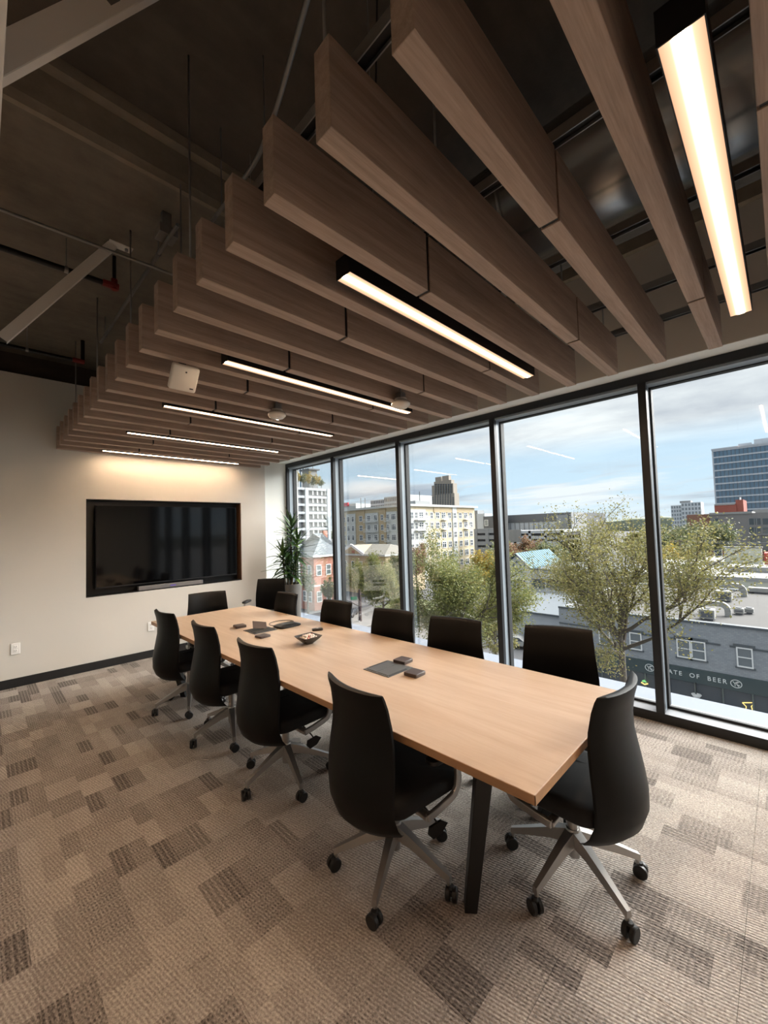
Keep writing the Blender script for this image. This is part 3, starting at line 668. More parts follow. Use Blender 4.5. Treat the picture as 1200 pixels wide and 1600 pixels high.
# ================================================================== chairs
def make_chair():
    t = thing('office_chair', 'x', 'chair', (0, 0, 0), 0, 'office chairs around the table')
    # base: hub, five legs, five casters
    MB().lathe([(.030, .155), (.036, .165), (.036, .215), (.030, .228)], 20).build('base_hub', 'aluminium', t, smooth=30)
    MB().lathe([(.026, .10), (.026, .155)], 18).build('column_foot', 'aluminium', t, smooth=30)
    MB().lathe([(.024, .228), (.024, .36)], 18).build('gas_column', 'aluminium', t, smooth=30)
    cas = []
    for k in range(5):
        a = 2*PI*k/5; c, s = math.cos(a), math.sin(a); P = lambda r, o, z: (c*r-s*o, s*r+c*o, z)
        m = MB(); rings = []
        for r, w_, zt, zb in ((.02, .030, .224, .165), (.10, .024, .196, .150), (.20, .019, .150, .116), (.285, .015, .112, .085), (.300, .013, .105, .078)):
            rings.append([P(r, -w_, zb), P(r, w_, zb), P(r, w_*.72, zt), P(r, -w_*.72, zt)])
        m.loft(rings); m.tube([P(.290, 0, .09), P(.290, 0, .062)], .010, 8)
        m.build('leg', 'aluminium', t, smooth=35)
        m = MB(); sw = .6+k*1.9; cw, sn = math.cos(sw), math.sin(sw); cx, cy, _ = P(.302, 0, 0)
        def wheel(off, r, h):
            n = 20; ctr = Vector((cx-sn*off, cy+cw*off, r))
            rings = []
            for o, rr in ((-h, r*.86), (-h*.7, r), (h*.7, r), (h, r*.86)):
                rings.append([(ctr.x-sn*o+cw*rr*math.cos(2*PI*q/n), ctr.y+cw*o+sn*rr*math.cos(2*PI*q/n), ctr.z+rr*math.sin(2*PI*q/n)) for q in range(n)])
            m.loft(rings)
        wheel(.015, .030, .0105); wheel(-.015, .030, .0105)
        m.tube([(cx-sn*.022, cy+cw*.022, .03), (cx+sn*.022, cy-cw*.022, .03)], .012, 10)
        m.lathe([(.013, .045), (.016, .056), (.012, .066)], 12, (cx, cy, 0))
        m.build('caster', 'wheel_black', t, smooth=35)
    # mechanism and seat
    m = MB().box(-.085, .085, -.12, .12, .355, .405); m.build('mechanism', 'black_plastic', t, bevel=.012)
    out = rrect(.5, .5, .16, 6); m = MB(); rings = []
    for z, s, dy in ((.402, .80, 0), (.408, .93, 0), (.425, .99, .0), (.452, 1.0, .0), (.472, .985, 0), (.485, .93, -.004), (.490, .80, -.006), (.492, .4, -.008)):
        rings.append([(x*.49*s, y*.48*s+.035+dy, z-max(0, y-.30)*.10) for x, y in out])
    m.loft(rings); m.build('seat', 'seat_fabric', t, smooth=True)
    # tall wrapped back: profile (z, y of centre, half width, wrap)
    prof = [(.316, -.212, .196, .085), (.328, -.238, .209, .088), (.37, -.272, .221, .088), (.43, -.293, .230, .084), (.50, -.292, .237, .078), (.57, -.278, .240, .068), (.64, -.260, .238, .058),
            (.72, -.243, .230, .050), (.80, -.240, .222, .046), (.88, -.252, .216, .044), (.925, -.265, .213, .043), (.945, -.272, .212, .042), (.9485, -.273, .209, .042)]
    m = MB(); rings = []; n = 12
    for i, (z, yc, hw_, wr) in enumerate(prof):
        th = .022 if 1 < i < len(prof)-2 else (.016 if i in (1, len(prof)-2) else .006)
        ring = []
        for k in range(n+1):
            u = -1+2*k/n; e = (1-abs(u)**6)**.5; ring.append((u*hw_, yc+wr*u*u*1.15-th*max(e, .25), z))
        for k in range(n+1):
            u = 1-2*k/n; e = (1-abs(u)**6)**.5; ring.append((u*hw_, yc+wr*u*u*1.15+th*max(e, .25), z))
        rings.append(ring)
    m.loft(rings); bk = m.build('backrest', 'leather', t, smooth=42)
    MB().bar((0, -.10, .372), (0, -.262, .40), .07, .018).build('back_bracket', 'black_plastic', t, bevel=.004)
    for sx in (-1, 1):
        path = [Vector((sx*.20, -.02, .388)), Vector((sx*.258, -.03, .380)), Vector((sx*.259, .04, .388)), Vector((sx*.260, .12, .402)), Vector((sx*.261, .15, .412)), Vector((sx*.261, .172, .440)), Vector((sx*.262, .178, .49)), Vector((sx*.262, .176, .605))]
        m = MB(); m.ribbon(path[1:], .020, .034, up=(1, 0, 0)); m.bar((sx*.08, -.02, .385), (sx*.260, -.02, .380), .036, .022)
        m.build('arm_support', 'aluminium', t, bevel=.005)
        pr = rrect(.035, .115, .03, 4)
        MB().loft([[(sx*.262+x*s, .10+y*s, z) for x, y in pr] for z, s in ((.600, .85), (.606, 1), (.622, 1), (.628, .9))]).build('arm_pad', 'black_plastic', t, smooth=35)
    m = MB().tube([(.16, .02, .385), (.20, .03, .36), (.225, .05, .325), (.235, .06, .305)], .0045, 8)
    m.loft([[(.235+o*.012+dx*.5, .06+dx*1.3, z) for dx, z in ((-.03, .30+0*o), (.012, .318), (.034, .300), (.012, .262), (-.02, .245), (-.035, .268))] for o in (-.5, .5)])
    m.build('tilt_lever', 'black_plastic', t, bevel=.003)
    return t
ch0 = make_chair(); ch0_used = [False]
def chair(x, y, face, label, base_rot=0.):
    """face = direction the sitter looks, degrees from +X"""
    global ch0
    c = ch0 if not ch0_used[0] else copy_tree(ch0); ch0_used[0] = True
    c.location = (x, y, 0); rz = math.radians(face-90); c.rotation_euler = (0, 0, rz); c['label'] = label; c['base_rot'] = base_rot
    return c
CHAIRS = []
def place(x, y, face, label, star): CHAIRS.append((x, y, face, label, star))
side = 'high-back black office chair on the side away from the windows, '
place(1.455, 1.435, -5.4, side+'fourth from the television wall', 134)
place(1.495, 2.49, 2, side+'third from the television wall', 112)
place(1.505, 3.345, 0, side+'second from the television wall', 105)
place(1.475, 4.20, 3.5, side+'closest to the television wall', 105)
side = 'high-back black office chair on the window side of the table, '
place(2.581, 1.075, 197, side+'fifth from the television wall', 20)
place(2.385, 1.806, 190, side+'fourth from the television wall', 40)
place(2.335, 2.428, 187, side+'third from the television wall', 10)
place(2.33, 3.21, 183.5, side+'second from the television wall', 55)
place(2.325, 4.14, 181, side+'closest to the television wall', 33)
place(1.988, .785, 87, 'high-back black office chair at the table end away from the television', 97)
place(1.952, 4.855, 258, 'high-back black office chair at the table end below the television', 15)
place(3.037, 5.513, 222, 'black office chair with armrests standing apart beside the potted plant', 30)
base_parts = ('leg', 'caster')
for x, y, face, label, star in CHAIRS: chair(x, y, face, label)
# turn each star base on its own column
for o in [o for o in COL.objects if o.name.startswith('office_chair')]:
    for (x, y, face, label, star) in CHAIRS:
        if o['label'] == label:
            a = math.radians(star-(face-90))
            for c in o.children:
                if c.name.split('.')[0] in base_parts: c.rotation_euler = (0, 0, a)

# the chair by the plant has its arms set higher
for o in [o for o in COL.objects if o.name.startswith('office_chair') and 'beside the potted plant' in o['label']]:
    for c in o.children:
        if c.name.startswith('arm_pad'): c.location.z = .048
        if c.name.startswith('arm_support'): c.scale.z = 1.08

# ================================================================== things on the table
def module(x, y, label, lid):
    t = thing('power_module', label, 'power module', (x, y, tz))
    sx, sy = .115, .115
    MB().box(x-sx, x+sx, y-sy, y+sy, tz, tz+.004).build('trim_plate', 'module_grey', t, bevel=.001)
    if not lid:
        for k, yy in enumerate((y-.052, y+.052)):
            MB().box(x-sx+.014, x+sx-.014, yy-.044, yy+.044, tz+.004, tz+.007).build('flap', 'module_grey', t, bevel=.001)
        MB().box(x-sx+.016, x+sx-.05, y-sy+.003, y-sy+.015, tz+.004, tz+.0055).build('cable_slot', 'module_dark', t)
        MB().box(x-sx+.05, x+sx-.016, y+sy-.015, y+sy-.003, tz+.004, tz+.0055).build('cable_slot', 'module_dark', t)
    else:
        MB().box(x-sx+.014, x+sx-.014, y-.096, y-.004, tz+.004, tz+.007).build('flap', 'module_dark', t, bevel=.001)
        MB().bar((x+.0, y+.008, tz+.014), (x+.03, y+.075, tz+.064), .13, .006, up=(0, -.6, .8)).build('raised_flap', 'coaster_brown', t, bevel=.001)
        MB().box(x-sx+.014, x+sx-.014, y+.006, y+.10, tz+.004, tz+.006).build('well', 'module_dark', t)
    return t
module(1.905, 1.895, 'flat grey power module set in the tabletop with closed flaps', False)
module(1.89, 3.56, 'grey power module in the tabletop with one flap raised', True)
def coaster(x, y, rz, label, h=.016):
    pr = rrect(.05, .05, .008, 3)
    o = MB().loft([[(px*s, py*s, z) for px, py in pr] for z, s in ((0, .97), (.002, 1), (h-.003, 1), (h, .95))]).build('coaster_box', 'coaster_brown', smooth=35)
    o.location = (x, y, tz+.0002); o.rotation_euler = (0, 0, rz); tag(o, label, 'coaster', 'brown coaster boxes')
q = pt(625, 1034, 2, tz+.01); coaster(q.x+.03, q.y-.0, .08, 'brown square coaster box at the window edge of the closed power module', .022)
q = pt(637, 1051, 2, tz+.01); coaster(q.x+.02, q.y-.04, .05, 'brown square coaster box at the near corner of the closed power module', .022)
q = pt(379, 980, 2, tz+.01); coaster(q.x, q.y+.06, -.1, 'brown square coaster box beyond the raised power module', .024)
q = pt(405, 990, 2, tz+.01); coaster(q.x-.02, q.y-.10, .1, 'brown square coaster box on the near side of the raised module', .018)
q = pt(442, 979, 2, tz+.01)
t = thing('conference_phone', 'flat black conference phone with cable beside raised power module', 'phone', (q.x+.06, q.y+.02, tz))
c0 = Vector((q.x+.06, q.y+.02, tz)); pr = rrect(.115, .085, .03, 4)
MB().loft([[(c0.x+a*s, c0.y+b*s, z) for a, b in pr] for z, s in ((tz+.0002, .93), (tz+.006, 1.), (tz+.018, .97), (tz+.030, .60), (tz+.032, .5))]).build('phone_body', 'bowl_black', t, smooth=40)
MB().box(c0.x-.03, c0.x+.03, c0.y-.04, c0.y+.0, tz+.0315, tz+.033).build('keypad', 'module_grey', t)
a = c0+Vector((.02, .07, .012)); pts = []
for k in range(25):
    f = k/24; ang = -.4+f*4.2; pts.append(Vector((c0.x+.06+.10*math.cos(ang)-.06*f, c0.y+.17+.10*math.sin(ang), tz+.004)))
MB().tube(pts, .003, 8).build('cable', 'black_plastic', t, smooth=True)
q = pt(484, 1006, 2, tz)
t = thing('candy_bowl', 'square black bowl of wrapped white mints on the tabletop', 'bowl', (q.x, q.y+.02, tz)); c0 = Vector((q.x, q.y+.02, tz))
def sq(h, r, z, lift=0.):
    out = []
    for px, py in rrect(h, h, r, 3):
        k = (abs(px)*abs(py))/(h*h) if h else 0; out.append((c0.x+px, c0.y+py, tz+z+lift*k))
    return out
MB().loft([sq(.03, .008, .0003), sq(.034, .008, .006), sq(.068, .012, .034, .006), sq(.086, .01, .050, .014), sq(.082, .01, .050, .014), sq(.060, .012, .034, .004), sq(.02, .008, .016)]).build('bowl_shell', 'bowl_black', t, smooth=40)
# mints lie in the bowl and can be lifted out
rnd = random.Random(3)
mint_me = MB().lathe([(.003, -.007), (.0105, -.004), (.0105, .004), (.003, .007)], 8).mesh('mint', 'mint_white', smooth=True)
mint_me2 = MB().lathe([(.003, -.007), (.0105, -.004), (.0105, .004), (.003, .007)], 8).mesh('mint', 'mint_red', smooth=True)
for k in range(30):
    lay = 0 if k < 18 else 1; R_ = (.052, .036)[lay]
    if k < 18: gx, gy = (k % 5-2)*.0235, (k//5-1.5)*.0235
    else: gx, gy = ((k-18) % 4-1.5)*.022, ((k-18)//4-1)*.022
    o = bpy.data.objects.new('mint', mint_me2 if k % 6 == 1 else mint_me); COL.objects.link(o)
    o.location = c0+Vector((gx+rnd.uniform(-.002, .002), gy+rnd.uniform(-.002, .002), .052+.014*lay)); o.rotation_euler = (rnd.uniform(0, .5), rnd.uniform(0, .5), rnd.uniform(0, 6))
    tag(o, 'pink and white wrapped mint in the black bowl' if k % 6 == 1 else 'small white wrapped mint in the black bowl', 'mint', 'pink mints in the bowl' if k % 6 == 1 else 'white mints in the bowl')
q = pt(496, 985, 2, tz)
t = thing('remote_control', 'small black remote control lying near the candy bowl', 'remote', (q.x, q.y, tz)); c0 = Vector((q.x, q.y, tz)); pr = rrect(.05, .028, .012, 4)
ca, sa = math.cos(-.5), math.sin(-.5)
MB().loft([[(c0.x+(a*ca-b*sa)*s, c0.y+(a*sa+b*ca)*s, z) for a, b in pr] for z, s in ((tz+.0002, .92), (tz+.006, 1), (tz+.016, .98), (tz+.020, .85))]).build('remote_body', 'bowl_black', t, smooth=40)
for k in (-1, 0, 1): MB().lathe([(.006, 0), (.006, .002)], 10, (c0.x+k*.02*ca, c0.y+k*.02*sa, tz+.0195)).build('button', 'mint_white' if k == 0 else 'module_grey', t)

# ================================================================== potted dracaena
PX_, PY_ = 3.70, 5.93
t = thing('potted_dracaena', 'leafy green dracaena in a tall speckled grey pot by the window', 'potted plant', (PX_, PY_, 0))
MB().lathe([(.150, 0), (.155, .01), (.19, .78), (.192, .80), (.178, .80), (.172, .74)], 36, (PX_, PY_, 0), caps=False).build('pot', 'pot_concrete', t, smooth=40)
MB().lathe([(.01, .752), (.174, .75)], 30, (PX_, PY_, 0), caps=False).build('soil', 'soil', t)
leafm = []
def leaf_mesh(L, wd, droop):
    m = MB(); n = 7; L_ = []; R_ = []; C_ = []
    for i in range(n+1):
        f = i/n; ww = wd*math.sin(PI*min(1, f*.92+.08))**.7*(1-f**3*.75); xx = L*(f-.10*droop*f*f); zz = -droop*L*.55*f**2.0+.02*f
        C_.append((xx, 0, zz-.006*(1-f))); L_.append((xx, ww, zz+.004)); R_.append((xx, -ww, zz+.004))
    vs = L_+C_+R_; fs = []
    for i in range(n):
        fs += [(i, i+1, n+1+i+1, n+1+i), (n+1+i, n+1+i+1, 2*n+2+i+1, 2*n+2+i)]
    m.add(vs, fs); return m.mesh('leaf', 'dracaena_leaf', smooth=True)
LM = [leaf_mesh(.31, .026, .5), leaf_mesh(.28, .027, .9), leaf_mesh(.32, .025, .2), leaf_mesh(.25, .024, .7)]
rnd = random.Random(11)
canes = [((.02, .0), (.03, -.02), 1.80, 1.22), ((-.07, .03), (-.13, .0), 1.33, .98), ((.07, -.04), (.13, -.04), 1.52, 1.16), ((.0, .06), (-.01, .06), 1.18, .92), ((-.02, -.07), (.03, -.10), 1.12, .90)]
for ci, (a, b, zt, z0) in enumerate(canes):
    pts = [(PX_+a[0]+(b[0]-a[0])*f, PY_+a[1]+(b[1]-a[1])*f, .74+(zt-.74)*f) for f in (0, .25, .5, .75, 1)]
    MB().tube(pts, [.016, .015, .014, .013, .010], 8).build('cane', 'cane', t, smooth=True)
    nl = int((zt-z0)*80)+14
    for k in range(nl):
        f = k/(nl-1); z = z0+(zt-z0)*f; g_ = (z-.74)/(zt-.74)
        x = a[0]+(b[0]-a[0])*g_; y = a[1]+(b[1]-a[1])*g_
        az = k*2.4+rnd.uniform(-.3, .3); up = -.15+1.15*f**1.8+rnd.uniform(-.12, .12)
        s = rnd.uniform(1.0, 1.38)*(1-.22*f)
        me = LM[2] if f > .8 else rnd.choice(LM)
        o = inst('leaf', me, t, (x, y, z), (0, -up, az), (s, s, s))
        # keep leaves off the glass and the wall behind
        tip = Vector((math.cos(az), math.sin(az)))*.27*s
        if PX_+x+tip.x > GX-.03 or PY_+y+tip.y > YB-.03 or (PX_+x+tip.x < XE+.05 and PY_+y+tip.y > D-.06): o.scale = (s*.5, s*.8, s*.6)


# ================================================================== outside: ground, streets
G0 = -13.6
struct(MB().box(GX+.5, 900, -500, 900, G0-1, G0).build('ground', 'asphalt'))
XB = 36.0                                            # front of the shop building across the street
struct(MB().box(5.2, 9.5, -40, 120, G0, G0+.15).build('pavement_near', 'pavement'))
struct(MB().box(31.5, XB, -40, 30, G0, G0+.15).build('pavement_far', 'pavement'))
sp = pt(600, 985, 2, G0)
struct(MB().prism([(38, 33), (60, 33), (60, 46), (44, 46)], lambda a, b, d: (a, b, d), G0, G0+.14).build('pavement_corner', 'pavement'))
struct(MB().prism([(40, 47.5), (52, 47.5), (58, 60), (44, 58)], lambda a, b, d: (a, b, d), G0, G0+.16).build('pavement_house', 'pavement'))
struct(MB().box(55, 66, 44, 58, G0+.01, G0+.3).build('verge', 'verge_green'))
for k in range(7):
    o = MB().box(20-.08, 20+.08, 14+k*7, 17+k*7, G0, G0+.012).build('lane_line', 'line_paint'); struct(o); o.name = 'trim_lane_%d' % (k+1)
# distant wooded rise along the horizon
hm = MB(); rnd = random.Random(5); top = []; n = 80
for i in range(n+1):
    a = math.radians(-20+i*110/n); top.append((a, 3+5*math.sin(i*.35)+3*rnd.random()))
vs = []; fs = []
for a, h in top:
    c, s_ = math.cos(a), math.sin(a)
    vs += [(820*c, 820*s_, G0), (815*c, 815*s_, h*.6), (840*c, 840*s_, h), (880*c, 880*s_, G0)]
for i in range(n):
    for k in range(3): fs.append((i*4+k, i*4+k+1, i*4+4+k+1, i*4+4+k))
hm.add(vs, fs); struct(hm.build('hills', 'hill_green', smooth=True))

# ------------------------------------------------------------------ window units shared by all buildings (facing local -Y)
def unit_window(kind):
    f = MB()
    bars = {'cross': ([.5], [.5]), 'sash': ([], [.5]), 'plain': ([], []), 'french': ([.5], [.68]), 'triple': ([.33, .67], [.7])}[kind]
    b = .09
    f.box(-.5, -.5+b, -.12, .02, -.5, .5).box(.5-b, .5, -.12, .02, -.5, .5).box(-.5+b, .5-b, -.12, .02, .5-b*.7, .5).box(-.5+b, .5-b, -.12, .02, -.5, -.5+b*.7)
    for x in bars[0]: f.box(x-.5-.03, x-.5+.03, -.10, .0, -.5+b*.7, .5-b*.7)
    for z in bars[1]: f.box(-.5+b, .5-b, -.10, .0, z-.5-.025, z-.5+.025)
    return f
PANE = MB().box(-.46, .46, -.05, .0, -.46, .46)
WINC = {}
def window(root, face, a, plane, z, w_, h_, kind='cross', fm='trim_white', pm='pane_dark', name='window'):
    """face 'x': wall facing -X at x = plane, a along Y; face 'y': wall facing -Y at y = plane, a along X"""
    k = (kind, fm)
    if k not in WINC: WINC[k] = unit_window(kind).mesh('window', fm)
    if ('pane', pm) not in WINC: WINC[('pane', pm)] = PANE.mesh('pane', pm)
    o = Vector(root['_o']); p = Vector((plane, a, z)) if face == 'x' else Vector((a, plane, z))
    f = inst(name, WINC[k], root, p-o, (0, 0, -PI/2 if face == 'x' else 0), (w_, 1, h_))
    inst('pane', WINC[('pane', pm)], f, (0, 0, 0))
    return f
def text_mesh(body, size, name, mat, depth=.03, spacing=1.0, offset=0.0):
    cu = bpy.data.curves.new(name, 'FONT'); cu.body = body; cu.size = size; cu.align_x = 'CENTER'; cu.align_y = 'CENTER'; cu.extrude = depth; cu.space_character = spacing; cu.offset = offset
    ob = bpy.data.objects.new(name, cu); COL.objects.link(ob)
    dg = bpy.context.evaluated_depsgraph_get(); me = bpy.data.meshes.new_from_object(ob.evaluated_get(dg)); me.materials.clear(); me.materials.append(M[mat])
    bpy.data.objects.remove(ob); return me

# ------------------------------------------------------------------ shop building across the street
zp = pt(1150, 981, 0, XB).z                          # parapet
bb = thing('shop_building', 'grey painted brick shop building with sign band and flat roof', 'building', (XB, 2, G0))
yl, yr = 14.5, -9.0
zs0, zs1 = pt(1150, 1079, 0, XB).z, pt(1150, 1056, 0, XB).z
MB().box(XB, XB+20, yr, yl, zs1-.25, zp-.35).box(XB, XB+.35, yr, yl, zp-.35, zp).box(XB+19.65, XB+20, yr, yl, zp-.35, zp).box(XB+.35, XB+19.65, yr, yr+.3, zp-.35, zp).box(XB+.35, XB+19.65, yl-.3, yl, zp-.35, zp).build('wall', 'brick_grey', bb)
MB().box(XB+.4, XB+20, yr, yl, G0, zs1-.25).build('shopfront_core', 'void_dark', bb)
MB().box(XB-.10, XB+.36, yr, yl, zp, zp+.16).build('parapet_cap', 'trim_dark', bb)
MB().box(XB+.35, XB+19.9, yr+.1, yl-.1, zp-.35, zp-.30+.12).build('roof', 'roof_grey', bb)
MB().box(XB-.12, XB+.4, yr, yl, zs0, zs1).build('sign_band', 'shop_band', bb)
zc_ = pt(1128, 1008, 0, XB).z
MB().box(XB-.05, XB, yr, pt(1140, 1008, 0, XB).y-.0, zc_-.06, zc_+.06).build('string_course', 'trim_dark', bb)
MB().box(XB-.05, XB, pt(1103, 1010, 0, XB).y-.8, yl, zc_-.06, zc_+.06).build('string_course', 'trim_dark', bb)
w1 = pt(1150, 1010, 0, XB); w2 = pt(1178, 1045, 0, XB)
wy, wz, ww, wh = (w1.y+w2.y)/2, (w1.z+w2.z)/2, abs(w1.y-w2.y), abs(w1.z-w2.z)
def sash(y, w_):
    window(bb, 'x', y, XB, wz, w_, wh, 'sash', 'trim_white', 'pane_mid')
    MB().box(XB-.10, XB, y-w_/2-.14, y+w_/2+.14, wz+wh/2, wz+wh/2+.17).build('lintel', 'trim_dark', bb)
    MB().box(XB-.12, XB, y-w_/2-.10, y+w_/2+.10, wz-wh/2-.10, wz-wh/2).build('window_sill', 'trim_dark', bb)
sash(wy, ww)
d1, d2 = pt(1057, 1003, 0, XB).y, pt(1104, 1030, 0, XB).y
sash((d1*.75+d2*.25), abs(d1-d2)*.49); sash((d1*.25+d2*.75), abs(d1-d2)*.49)
for k in range(2): sash(wy-2.9-2.9*k, ww); sash(d1+2.6+2.2*k, ww)
# shopfront glazing
y = yl-.2; k = 0
while y > yr+.5:
    MB().box(XB+.10, XB+.16, y-1.46, y-.06, G0+.5, zs0-.08).build('shop_pane', 'pane_dark', bb)
    MB().box(XB, XB+.22, y-.06, y+.03, G0, zs0).build('shop_mullion', 'shop_frame', bb)
    y -= 1.52; k += 1
MB().box(XB, XB+.3, yr, yl, G0, G0+.5).build('stall_riser', 'shop_frame', bb)
# raised lettering on the sign band
zt_ = (zs0+zs1)/2
ce = pt(1109, 1061, 0, XB); cw0, cw1 = pt(1031, 1049, 0, XB).y, pt(1136, 1064, 0, XB).y
me = text_mesh('STATE  OF  BEER', .40, 'sign_lettering', 'letter_white', .02, 1.35)
wid = max(v.co.x for v in me.vertices)-min(v.co.x for v in me.vertices); sx = abs(cw0-cw1)/wid
o = inst('sign_lettering', me, bb, Vector((XB-.15, (cw0+cw1)/2, zt_))-Vector(bb['_o']), (PI/2, 0, -PI/2), (sx, 1.05, 1))
def emblem(yc):
    m = MB(); n = 36
    for ro, ri in ((.27, .235),):
        m.loft([[(XB-.13+d, yc+r*1.12*math.cos(2*PI*k/n), zt_+r*math.sin(2*PI*k/n)) for k in range(n)] for d, r in ((-.03, ri), (-.03, ro), (.0, ro), (.0, ri), (-.03, ri))], caps=False)
    for a, b in (((.26, .20), (.10, .0)), ((-.02, .20), (.10, .0)), ((.10, .0), (.10, -.26)), ((-.12, .28), (-.02, .0)), ((-.02, .0), (-.20, -.28)), ((-.02, .06), (-.26, .24)), ((-.06, -.06), (-.30, -.16))):
        m.bar((XB-.145, yc+a[0]*.62, zt_+a[1]*.62), (XB-.145, yc+b[0]*.62, zt_+b[1]*.62), .03, .05, up=(1, 0, 0))
    m.build('sign_emblem', 'letter_white', bb)
emblem(pt(1151, 1073, 0, XB).y); emblem(pt(1016, 1048, 0, XB).y)
# hanging bowl lamp, neon outline and small neon in the shop windows
q = pt(1089, 1083, 0, XB); 
MB().lathe([(.02, -.28), (.18, -.22), (.30, -.02), (.28, .0)], 20, (XB-.25, q.y, q.z), caps=False).build('bowl_lamp', 'trim_white', bb, smooth=True)
MB().tube([(XB-.25, q.y, q.z), (XB-.25, q.y, zs0+.02), (XB, q.y, zs0+.1)], .02, 6).build('lamp_stem', 'black_metal', bb)
star = [pt(*c, 0, XB+.05) for c in ((1160, 1098), (1166, 1104), (1165, 1112))]; star2 = [pt(*c, 0, XB+.05) for c in ((1160, 1098), (1178, 1098), (1174, 1104), (1176, 1110), (1181, 1114))]
MB().tube(star, .03, 6).tube(star2, .035, 6).build('neon_outline', 'neon_amber', bb)
q = pt(1007, 1066, 0, XB-.2)
MB().tube([q+Vector((0, .22, -.05)), q+Vector((0, .0, -.16)), q+Vector((0, -.22, -.05))], .05, 6).build('neon_outline', 'neon_amber', bb)
MB().tube([q+Vector((0, .14, .05)), q+Vector((0, .0, .14)), q+Vector((0, -.12, .05)), q+Vector((0, .14, .05))], .05, 6).build('neon_outline', 'neon_green', bb)

# rooftop machines on the shop building
zr = zp-.18
def on_roof(px, py): return pt(px, py, 2, zr)
def hvac(label, c, sx_, sy_, sz_):
    t = thing('rooftop_unit', label, 'air conditioner', (c.x, c.y, zr))
    MB().box(c.x-sx_/2, c.x+sx_/2, c.y-sy_/2, c.y+sy_/2, zr+.12, zr+sz_).build('casing', 'hvac_grey', t, bevel=.03)
    MB().box(c.x-sx_/2-.02, c.x-sx_/2, c.y-sy_*.38, c.y+sy_*.38, zr+.25, zr+sz_-.15).build('coil_grille', 'hvac_dark', t)
    MB().box(c.x-sx_/2+.1, c.x+sx_/2-.1, c.y-sy_/2+.1, c.y+sy_/2-.1, zr, zr+.12).build('curb', 'hvac_dark', t)
    MB().lathe([(.2, 0), (.2, .06)], 16, (c.x, c.y, zr+sz_)).build('fan_ring', 'hvac_dark', t)
hvac('large grey rooftop air conditioner at the back of the shop roof', on_roof(1131, 939), 1.1, 1.2, .95)
hvac('white rooftop air conditioner near the street edge of the shop roof', on_roof(1106, 968), .9, .9, .8)
hvac('small grey condenser beside the silver duct on the shop roof', on_roof(1171, 959), .55, .55, .45)
hvac('small round-cornered condenser between duct and grey condenser', on_roof(1155, 960), .6, .6, .5)
def rduct(label, a, L, hgt, w_):
    t = thing('rooftop_duct', label, 'duct', (a.x, a.y, zr)); m = MB(); path = []
    x = a.x
    path = [Vector((x, a.y, zr)), Vector((x, a.y, zr+hgt*.45))]
    for k in range(7):
        an = k/6*PI/2; path.append(Vector((x, a.y+(1-math.cos(an))*hgt*.5, zr+hgt*.45+math.sin(an)*hgt*.5)))
    path.append(Vector((x, a.y+L, zr+hgt*.95)))
    m.ribbon(path, w_, w_*.9, up=(1, 0, 0)); m.build('duct_body', 'hvac_grey', t, smooth=35)
    MB().box(x-w_*.3, x+w_*.3, a.y+L-.12, a.y+L+.0, zr, zr+hgt*.8).build('duct_support', 'hvac_dark', t)
rduct('silver bent duct near the street edge of the shop roof', on_roof(1138, 963), 1.7, .95, .42)
rduct('silver bent duct at the back of the shop roof', on_roof(1163, 932), 2.7, 1.05, .5)
t = thing('rooftop_duct', 'long low duct box along the back of the shop roof', 'duct', (on_roof(1190, 928).x, 2.0, zr)); qx = on_roof(1190, 928).x
MB().box(qx, qx+.9, on_roof(1200, 929).y-2, on_roof(1170, 926).y, zr+.15, zr+.55).build('duct_body', 'hvac_grey', t); MB().box(qx+.1, qx+.8, on_roof(1200, 929).y-1.5, on_roof(1172, 926).y-.3, zr, zr+.15).build('duct_support', 'hvac_dark', t)

# ------------------------------------------------------------------ white warehouse behind the shop, with weathered panel wall
xw = 58.0; zw = pt(1120, 905, 0, xw).z
wb = thing('white_roof_warehouse', 'low warehouse with stepped white roofs behind the shop building', 'building', (xw, 5, G0))
MB().box(xw, xw+26, -14, 15, G0, zw).build('wall', 'weathered_wall', wb)
MB().box(xw-.1, xw+26, -14, 15, zw, zw+.12).build('roof', 'roof_white', wb)
MB().box(xw-.15, xw+.3, -14, 15, zw-.05, zw+.35).build('parapet', 'roof_white', wb)
q = pt(1095, 882, 0, xw+16)
MB().box(xw+16, xw+26, pt(1132, 885, 0, xw+16).y, q.y, zw, pt(1110, 877, 0, xw+16).z).build('raised_roof', 'roof_white', wb)
a = pt(1131, 856, 0, xw+15); b = pt(1190, 856, 0, xw+15)
MB().box(xw+15, xw+16, b.y, a.y, zw, a.z).build('panel_wall', 'weathered_wall', wb)
MB().box(xw+14.9, xw+16.1, b.y-.1, a.y+.1, a.z, a.z+.14).build('panel_cap', 'trim_dark', wb)
q = pt(1172, 893, 0, xw+8)
MB().box(xw+8, xw+12, q.y-2.5, q.y+2.2, zw+.1, zw+.75).build('roof_hatch', 'roof_white', wb)
MB().box(xw+15.2, xw+18, b.y-2, b.y-.2, zw, zw+2.0).build('red_bulkhead', 'terrace_red', wb)
for k in range(4): MB().tube([(xw+3.4, q.y+4+k*.55, zw+.12), (xw+3.4, q.y+4+k*.55, zw+.95), (xw+4.4, q.y+4.1+k*.55, zw+.95)], .04, 6).build('roof_rail', 'trim_dark', wb)

